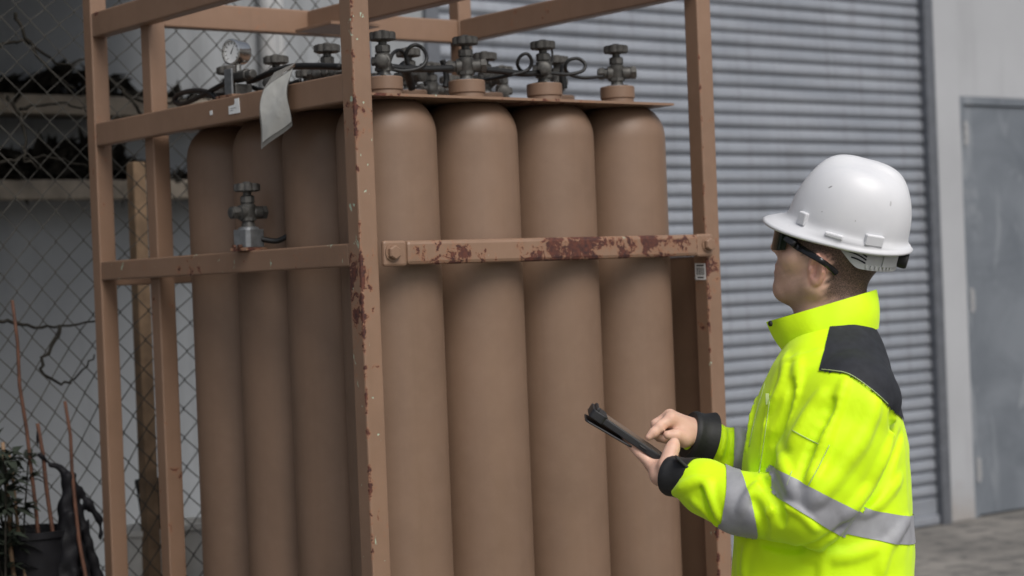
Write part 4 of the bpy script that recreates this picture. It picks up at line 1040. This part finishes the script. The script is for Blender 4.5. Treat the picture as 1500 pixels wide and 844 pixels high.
# ------------------------------------------------------------------ trousers and boots (below the frame)
TRF = Field(); hipz = .90; cxy = np.array([pb[0], pb[1]]) + 0 * TF[:2]
hip = lambda s_, z, f_=0: np.array([pb[0], pb[1], 0]) + TL * s_ + UP0 * z + TF * f_
TRF.ell(hip(0, .90), (.125, .15, .11), np.stack([TF, TL, UP0], 0), .03)
for s_ in (-1, 1): TRF.chain([hip(.075 * s_, .84), hip(.10 * s_, .50, .02), hip(.12 * s_, .08, -.01)], [.085, .076, .066], .04)
TV, TQ = polygonise(TRF, hip(0, .5) - .62, hip(0, .5) + .62, .009)
np_mesh('trousers', TV, TQ, MAT['trouser'], PR)
for s_ in (-1, 1):
    bf = Field(); bf.chain([hip(.12 * s_, .16, -.02), hip(.12 * s_, .06, -.02)], [.055, .052], .03); bf.chain([hip(.12 * s_, .045, -.03), hip(.125 * s_, .045, .09), hip(.13 * s_, .042, .15)], [.045, .046, .042], .03)
    vb_, qb = polygonise(bf, hip(.12 * s_, .1) - .3, hip(.12 * s_, .1) + .3, .008); vb_[:, 2] = np.maximum(vb_[:, 2], .002)
    np_mesh('boot', vb_, qb, MAT['boot'], PR)
# ------------------------------------------------------------------ hard hat
HTA, HTP, HTR = R(15), R(17.5), R(-10)
tf = (-RT * math.cos(HTA) + fw0 * math.sin(HTA)); tl_ = -RT * math.sin(HTA) - fw0 * math.cos(HTA)
KX = tf * math.cos(HTP) + UP0 * math.sin(HTP); kz = UP0 * math.cos(HTP) - tf * math.sin(HTP)
KY = tl_ * math.cos(HTR) + kz * math.sin(HTR); KZ = kz * math.cos(HTR) - tl_ * math.sin(HTR)
KO = atD(1239, 335, DC); KM = np.stack([KX, KY, KZ], 1)
kp = lambda x, y, z: KO + KX * x + KY * y + KZ * z
def mat_hat():
    m, nt, b, P = newmat('white_hat_plastic', .42, 0, .5)
    a = noise(nt, P, 14, 5, .6); sc_ = noise(nt, scalev(nt, P, (1, 1, 2.5)), 70, 5, .7)
    c = mixc(nt, ramp(nt, a, [(.3, 0), (.7, 1)]), (.63, .64, .67), (.67, .68, .705))
    c = mixc(nt, math_(nt, 'MULTIPLY', ramp(nt, sc_, [(.66, 0), (.72, 1)]), .5), c, (.5, .5, .5))
    setc(nt, b, c); b.inputs['Coat Weight'].default_value = .08; b.inputs['Coat Roughness'].default_value = .1
    bump(nt, b, noise(nt, P, 9, 3), .06, .01); return m
MAT['hat'] = mat_hat()
MAT['band'] = simple('grey_headband', (.46, .475, .47), .5, 0, .06, 40, .1)
HH = thing('hard_hat', 'glossy white hard hat worn by man in yellow jacket', 'hard hat', kp(0, 0, 0))
nphi = 128
def dome(phi, t):
    """t 0 = rim, 1 = crown"""
    c, s_ = math.cos(phi), math.sin(phi)
    a, b_ = (.119 if c > 0 else .124), .107
    el = t * math.pi / 2
    rr = math.cos(el) ** .60; zz_ = .137 * math.sin(el) ** .90
    lean = -.010 * t if c > 0 else 0
    x = a * c * rr + .006 * t * 0; y = b_ * s_ * rr
    # crown ridges running front to back
    rg = math.exp(-(y / .022) ** 6) * sstep(.30, .75, np.array([t]))[0]
    z = zz_ + .0085 * rg
    rg2 = (math.exp(-((abs(y) - .045) / .010) ** 2)) * sstep(.35, .7, np.array([t]))[0]
    z -= .0025 * rg2
    # slight forward slope
    x += -.024 * max(0, c) * (t ** 1.2) * rr
    return x, y, z
def hat_shell():
    V, F = [], []
    prof = []
    for i in range(nphi):
        phi = 2 * math.pi * i / nphi; c = math.cos(phi); s_ = math.sin(phi)
        vis = max(0, c) ** 1.6; wd = .0095 + .036 * vis + .004 * max(0, -c)
        a, b_ = (.119 if c > 0 else .124), .107
        nx_, ny_ = c / a, s_ / b_; L = math.hypot(nx_, ny_); nx_ /= L; ny_ /= L
        col_ = []
        drop = .008 + .012 * vis + .008 * s_ * s_
        x0, y0, z0 = dome(phi, 0)
        # brim underside lip -> outer lip -> brim top -> fillet -> dome
        for q, dz in ((wd - .003, -drop - .006), (wd, -drop - .004), (wd + .0005, -drop), (wd - .004, -drop + .003), (wd * .55, -drop * .62 + .003), (.006, -.002), (.0015, .004)):
            col_.append((x0 + nx_ * q, y0 + ny_ * q, z0 + dz ))
        for t in list(np.linspace(.04, .99, 34)): col_.append(dome(phi, t))
        prof.append(col_)
    m = len(prof[0])
    for col_ in prof: V += col_
    for i in range(nphi):
        n = (i + 1) % nphi
        for j in range(m - 1): F.append((i * m + j, n * m + j, n * m + j + 1, i * m + j + 1))
    V.append((float(np.mean([p[-1][0] for p in prof])), 0, max(p[-1][2] for p in prof))); top = len(V) - 1
    for i in range(nphi): F.append((i * m + m - 1, ((i + 1) % nphi) * m + m - 1, top))
    return np.array(V), F
hg_ = xf(hat_shell(), KM, KO)
shell = mesh_obj('shell', hg_, MAT['hat'], HH, smooth=True)
def scuff(px, py, s0, s1, ang, col):                  # a small rubbed mark on the dome
    r_ = ray(px, py); r_ = r_ / np.linalg.norm(r_); q = hg_[0] - CAM; t = q @ r_; dd = np.linalg.norm(q - t[:, None] * r_, axis=1) + (t > DC) * 9; p = hg_[0][dd.argmin()]
    m = MAT['hat']; nt = m.node_tree; b = nt.nodes['Principled BSDF']; old = b.inputs['Base Color'].links[0].from_socket
    g = nt.nodes.new('ShaderNodeNewGeometry'); a1 = CR * math.cos(ang) + CU * math.sin(ang); a2 = -CR * math.sin(ang) + CU * math.cos(ang); acc = None
    for ax_, sz in ((a1, s0), (a2, s1)):
        d = nt.nodes.new('ShaderNodeVectorMath'); d.operation = 'DOT_PRODUCT'; d.inputs[1].default_value = tuple(ax_ / sz); nt.links.new(g.outputs['Position'], d.inputs[0])
        v = math_(nt, 'POWER', math_(nt, 'ABSOLUTE', math_(nt, 'SUBTRACT', d.outputs['Value'], float(p @ ax_ / sz))), 2.0); acc = v if acc is None else math_(nt, 'ADD', acc, v)
    n = math_(nt, 'ADD', acc, math_(nt, 'MULTIPLY', noise(nt, g.outputs['Position'], 500, 2), .9))
    setc(nt, b, mixc(nt, math_(nt, 'MULTIPLY', ramp(nt, n, [(.75, 1), (1.25, 0)]), .75), old, col))
scuff(1217, 274, .0065, .0022, R(25), (.16, .16, .165)); scuff(1306, 299, .0030, .0075, R(-8), (.40, .40, .415)); scuff(1205, 312, .002, .0015, 0, (.3, .3, .3)); scuff(1255, 325, .0016, .0022, 0, (.3, .3, .3))
sm = shell.modifiers.new('thick', 'SOLIDIFY'); sm.thickness = .0025; sm.offset = -1
def lug(phi, wl, hl, out, z0, name='accessory_slot'):
    x, y, z = dome(phi, .0); c, s_ = math.cos(phi), math.sin(phi); n = np.array([c / .12, s_ / .107, 0]); n /= np.linalg.norm(n); tg = np.array([-n[1], n[0], 0])
    g = cbox((0, 0, hl / 2), (out, wl, hl)); M_ = np.stack([n, tg, np.array([0, 0, 1.0])], 1)
    g = xf(g, M_, np.array([x, y, z0]) + n * (out * .5 - .004))
    mesh_obj(name, xf(g, KM, KO), MAT['hat'], HH, bevel=.0025)
lug(R(50), .020, .026, .012, .000); lug(R(86), .036, .009, .012, -.004); lug(R(122), .038, .022, .012, -.003); lug(R(-52), .022, .020, .014, .0); lug(R(-122), .034, .018, .014, -.002)
# suspension band with slots and knob
def band(ph0, ph1, zlo, zhi, off, n=40, th=.0025):
    V, F = [], []
    for i in range(n + 1):
        ph_ = ph0 + (ph1 - ph0) * i / n; c, s_ = math.cos(ph_), math.sin(ph_)
        for o_, z in ((off, zlo(ph_)), (off, zhi(ph_)), (off - th, zhi(ph_)), (off - th, zlo(ph_))): V.append(((.106 + o_) * c - .006, (.0945 + o_) * s_, z))
    for i in range(n):
        for j in range(4): a, b_ = i * 4 + j, i * 4 + (j + 1) % 4; F.append((a, b_, b_ + 4, a + 4))
    F += [(0, 1, 2, 3), (n * 4 + 3, n * 4 + 2, n * 4 + 1, n * 4)]
    return np.array(V), F
def zlow(ph_):
    d = abs(((ph_ - math.pi + math.pi) % (2 * math.pi)) - math.pi); return -.018 - .036 * float(sstep(R(98), R(64), np.array([d]))[0])
hb = mesh_obj('headband', xf(band(R(60), R(300), zlow, lambda p: .0, .004, 72), KM, KO), MAT['band'], HH, smooth=True, sharp=40)
for q in range(3):
    z_ = -.014 - .010 * q
    P = [np.array(((.1105) * math.cos(R(a)) - .006, (.0992) * math.sin(R(a)), z_ - .012 * ((a - 94 - 4 * q) / 24) ** 2)) for a in np.linspace(96 + 4 * q, 120, 8)]
    mesh_obj('slot', xf(tube(P, .0016, 5), KM, KO), MAT['navy'], hb, smooth=True)
for q in range(7):
    a = R(122 + q * 5.5); P = np.array((.1112 * math.cos(a) - .006, .0998 * math.sin(a), -.047))
    mesh_obj('tooth', xf(cbox((0, 0, 0), (.004, .0045, .006)), KM @ rotz(a), KO + KM @ P), MAT['band'], hb)
mesh_obj('slide_plate', xf(band(R(140), R(166), lambda p: -.044, lambda p: -.020, .0075, 10, .003), KM, KO), MAT['band'], HH, smooth=True, sharp=40)
mesh_obj('ratchet_knob', xf(lathe([(.0, -.022), (.014, -.022), (.0165, -.018), (.0165, -.006), (.012, 0)], 24, (-.112, 0, -.032), 'X'), KM, KO), MAT['black_strap'], HH, smooth=True, sharp=35)

# ------------------------------------------------------------------ safety glasses
MAT['frame'] = simple('black_glossy_plastic', (.008, .008, .009), .18, 0, .1, 40, 0)
def mat_lens():
    m, nt, b, P = newmat('dark_lens', .06, 0, .6); setc(nt, b, (.012, .020, .012)); b.inputs['Alpha'].default_value = .9; return m
MAT['lens'] = mat_lens()
GL = thing('safety_glasses', 'black wraparound safety glasses on the face under hard hat', 'glasses', hp(.11, 0, .03))
def lens(zlo, zhi, off, th, n=36):
    V, F = [], []
    for i in range(n + 1):
        ph_ = R(-62) + R(124) * i / n; c, s_ = math.cos(ph_), math.sin(ph_)
        for o_, z in ((off, zlo(ph_)), (off, zhi(ph_)), (off - th, zhi(ph_)), (off - th, zlo(ph_))): V.append((.040 + (.072 + o_) * c ** .8 if c > 0 else .04, (.071 + o_) * s_, z))
    for i in range(n):
        for j in range(4): a, b_ = i * 4 + j, i * 4 + (j + 1) % 4; F.append((a, b_, b_ + 4, a + 4))
    F += [(0, 1, 2, 3), (n * 4 + 3, n * 4 + 2, n * 4 + 1, n * 4)]
    return np.array(V), F
HMc = HM.T
mesh_obj('lens', xf(lens(lambda p: .046 - .040 * (math.cos(p) ** .5) * (1 - .5 * math.exp(-(p / .16) ** 2)), lambda p: .053, .006, .002), HMc, HO), MAT['lens'], GL, smooth=True, sharp=40)
mesh_obj('brow_bar', xf(lens(lambda p: .047, lambda p: .057, .007, .006), HMc, HO), MAT['frame'], GL, smooth=True, sharp=40)
tp_ = [(1139.5, 347), (1150, 352), (1168, 361), (1188, 373), (1204, 383), (1215, 391), (1222, 397), (1226, 402)]
Pn = [hp(.084, .0705, .047), hp(.064, .0800, .036)]
for a, b_ in tp_[2:]:
    p = march(BD, a, b_)
    if (p - CAM) @ FW > 3.9: p = atD(a, b_, 3.80)
    Pn.append(p - ray(a, b_) * (.004 if b_ < 372 else .011 if b_ < 396 else .007))
Pn = spline(Pn, 6)
for pas in range(3): Pn[1:-1] = (Pn[:-2] + Pn[1:-1] + Pn[2:]) / 3
def ribbon(P, hgt, th, nor):
    """flat arm: height in the image-up sense, thin towards the viewer side nor"""
    V, F = [], []; n = len(P); T_ = np.gradient(P, axis=0)
    for i in range(n):
        t = T_[i] / np.linalg.norm(T_[i]); up = np.cross(nor, t); up /= np.linalg.norm(up); k_ = hgt[i]
        for j in range(8):
            a = 2 * math.pi * j / 8; V.append(P[i] + up * math.cos(a) * k_ + nor * math.sin(a) * th)
    for i in range(n - 1):
        for j in range(8): a, b_ = i * 8 + j, i * 8 + (j + 1) % 8; F.append((a, b_, b_ + 8, a + 8))
    F += [tuple(range(8)), tuple(range(n * 8 - 1, n * 8 - 9, -1))]
    return np.array(V), F
hts = np.interp(np.linspace(0, 1, len(Pn)), [0, .15, .6, .85, .95, 1], [.010, .0080, .0056, .0058, .0062, .003])
mesh_obj('temple', ribbon(Pn, hts, .0022, -fw0), MAT['frame'], GL, smooth=True, sharp=60)
Pf = np.array([HO + HM.T @ ((HM @ (p - HO)) * np.array([1, -1, 1])) for p in Pn])
mesh_obj('temple', ribbon(Pf, hts, .0022, fw0), MAT['frame'], GL, smooth=True, sharp=60)

# ------------------------------------------------------------------ tablet
TD = 3.93
a_, b2 = atD(867, 601, TD), atD(971, 672, TD)
E1 = (b2 - a_) / np.linalg.norm(b2 - a_); tilt = R(2.0)
nrm = np.cross(E1, fw0); nrm = nrm if nrm @ UP0 > 0 else -nrm; nrm /= np.linalg.norm(nrm)
E2 = fw0 * math.cos(tilt) + nrm * math.sin(tilt); E2 -= E1 * (E2 @ E1); E2 /= np.linalg.norm(E2); E3 = np.cross(E1, E2); E3 = E3 if E3 @ UP0 > 0 else -E3
TM = np.stack([E1, E2, E3], 1); TO = (a_ + b2) / 2; TLn = np.linalg.norm(b2 - a_)
MAT['case'] = simple('tablet_case', (.014, .014, .016), .5, 0, .2, 60, .2)
def mat_screen():
    m, nt, b, P = newmat('screen_glass', .08, 0, .6); setc(nt, b, (.13, .125, .12)); return m
MAT['screen'] = mat_screen()
TB = thing('tablet', 'tablet in rugged black folding case held in both hands', 'tablet', TO)
def rrect(w_, h_, r, n=5):
    out = []
    for cx, cy, a0 in ((w_ / 2 - r, h_ / 2 - r, 0), (-w_ / 2 + r, h_ / 2 - r, 90), (-w_ / 2 + r, -h_ / 2 + r, 180), (w_ / 2 - r, -h_ / 2 + r, 270)):
        for k in range(n + 1): a = R(a0 + 90 * k / n); out.append((cx + r * math.cos(a), cy + r * math.sin(a)))
    return out
def tput(name, g, mat, par=TB, bev=.0015): return mesh_obj(name, xf(g, TM, TO), mat, par, smooth=True, sharp=35, bevel=bev)
def lift(g, z): g[0][:, 2] += z; return g
tput('case_body', lift(prism(rrect(TLn, .128, .012), .013), -.007), MAT['case'])
tput('screen', lift(prism(rrect(TLn - .024, .106, .004), .0008), .0062), MAT['screen'], bev=0)
tput('bumper', join(*[xf(lift(prism(rrect(.034, .034, .01), .017), -.0085), None, (sx * (TLn / 2 - .014), sy * (.064 - .014), 0)) for sx in (-1,) for sy in (-1, 1)] + [lift(prism(rrect(.030, .128, .01), .0165), -.0085)] and
     [xf(lift(prism(rrect(.036, .134, .01), .018), -.009), None, (-TLn / 2 + .014, 0, 0))]), MAT['case'])
cv = xf(lift(prism(rrect(TLn * .62, .128, .01), .004), 0), np.array([[math.cos(R(4)), 0, -math.sin(R(4))], [0, 1, 0], [math.sin(R(4)), 0, math.cos(R(4))]]), (-TLn * .19 - .004, 0, -.018))
tput('cover_flap', cv, MAT['case'])
tput('edge_button', lift(cbox((TLn * .2, -.0648, .0), (.018, .003, .004)), 0), MAT['case'])
tput('strap_post', lathe([(.004, -.062), (.004, .062)], 10, (-TLn / 2 + .006, 0, .011), 'Y'), MAT['case'])
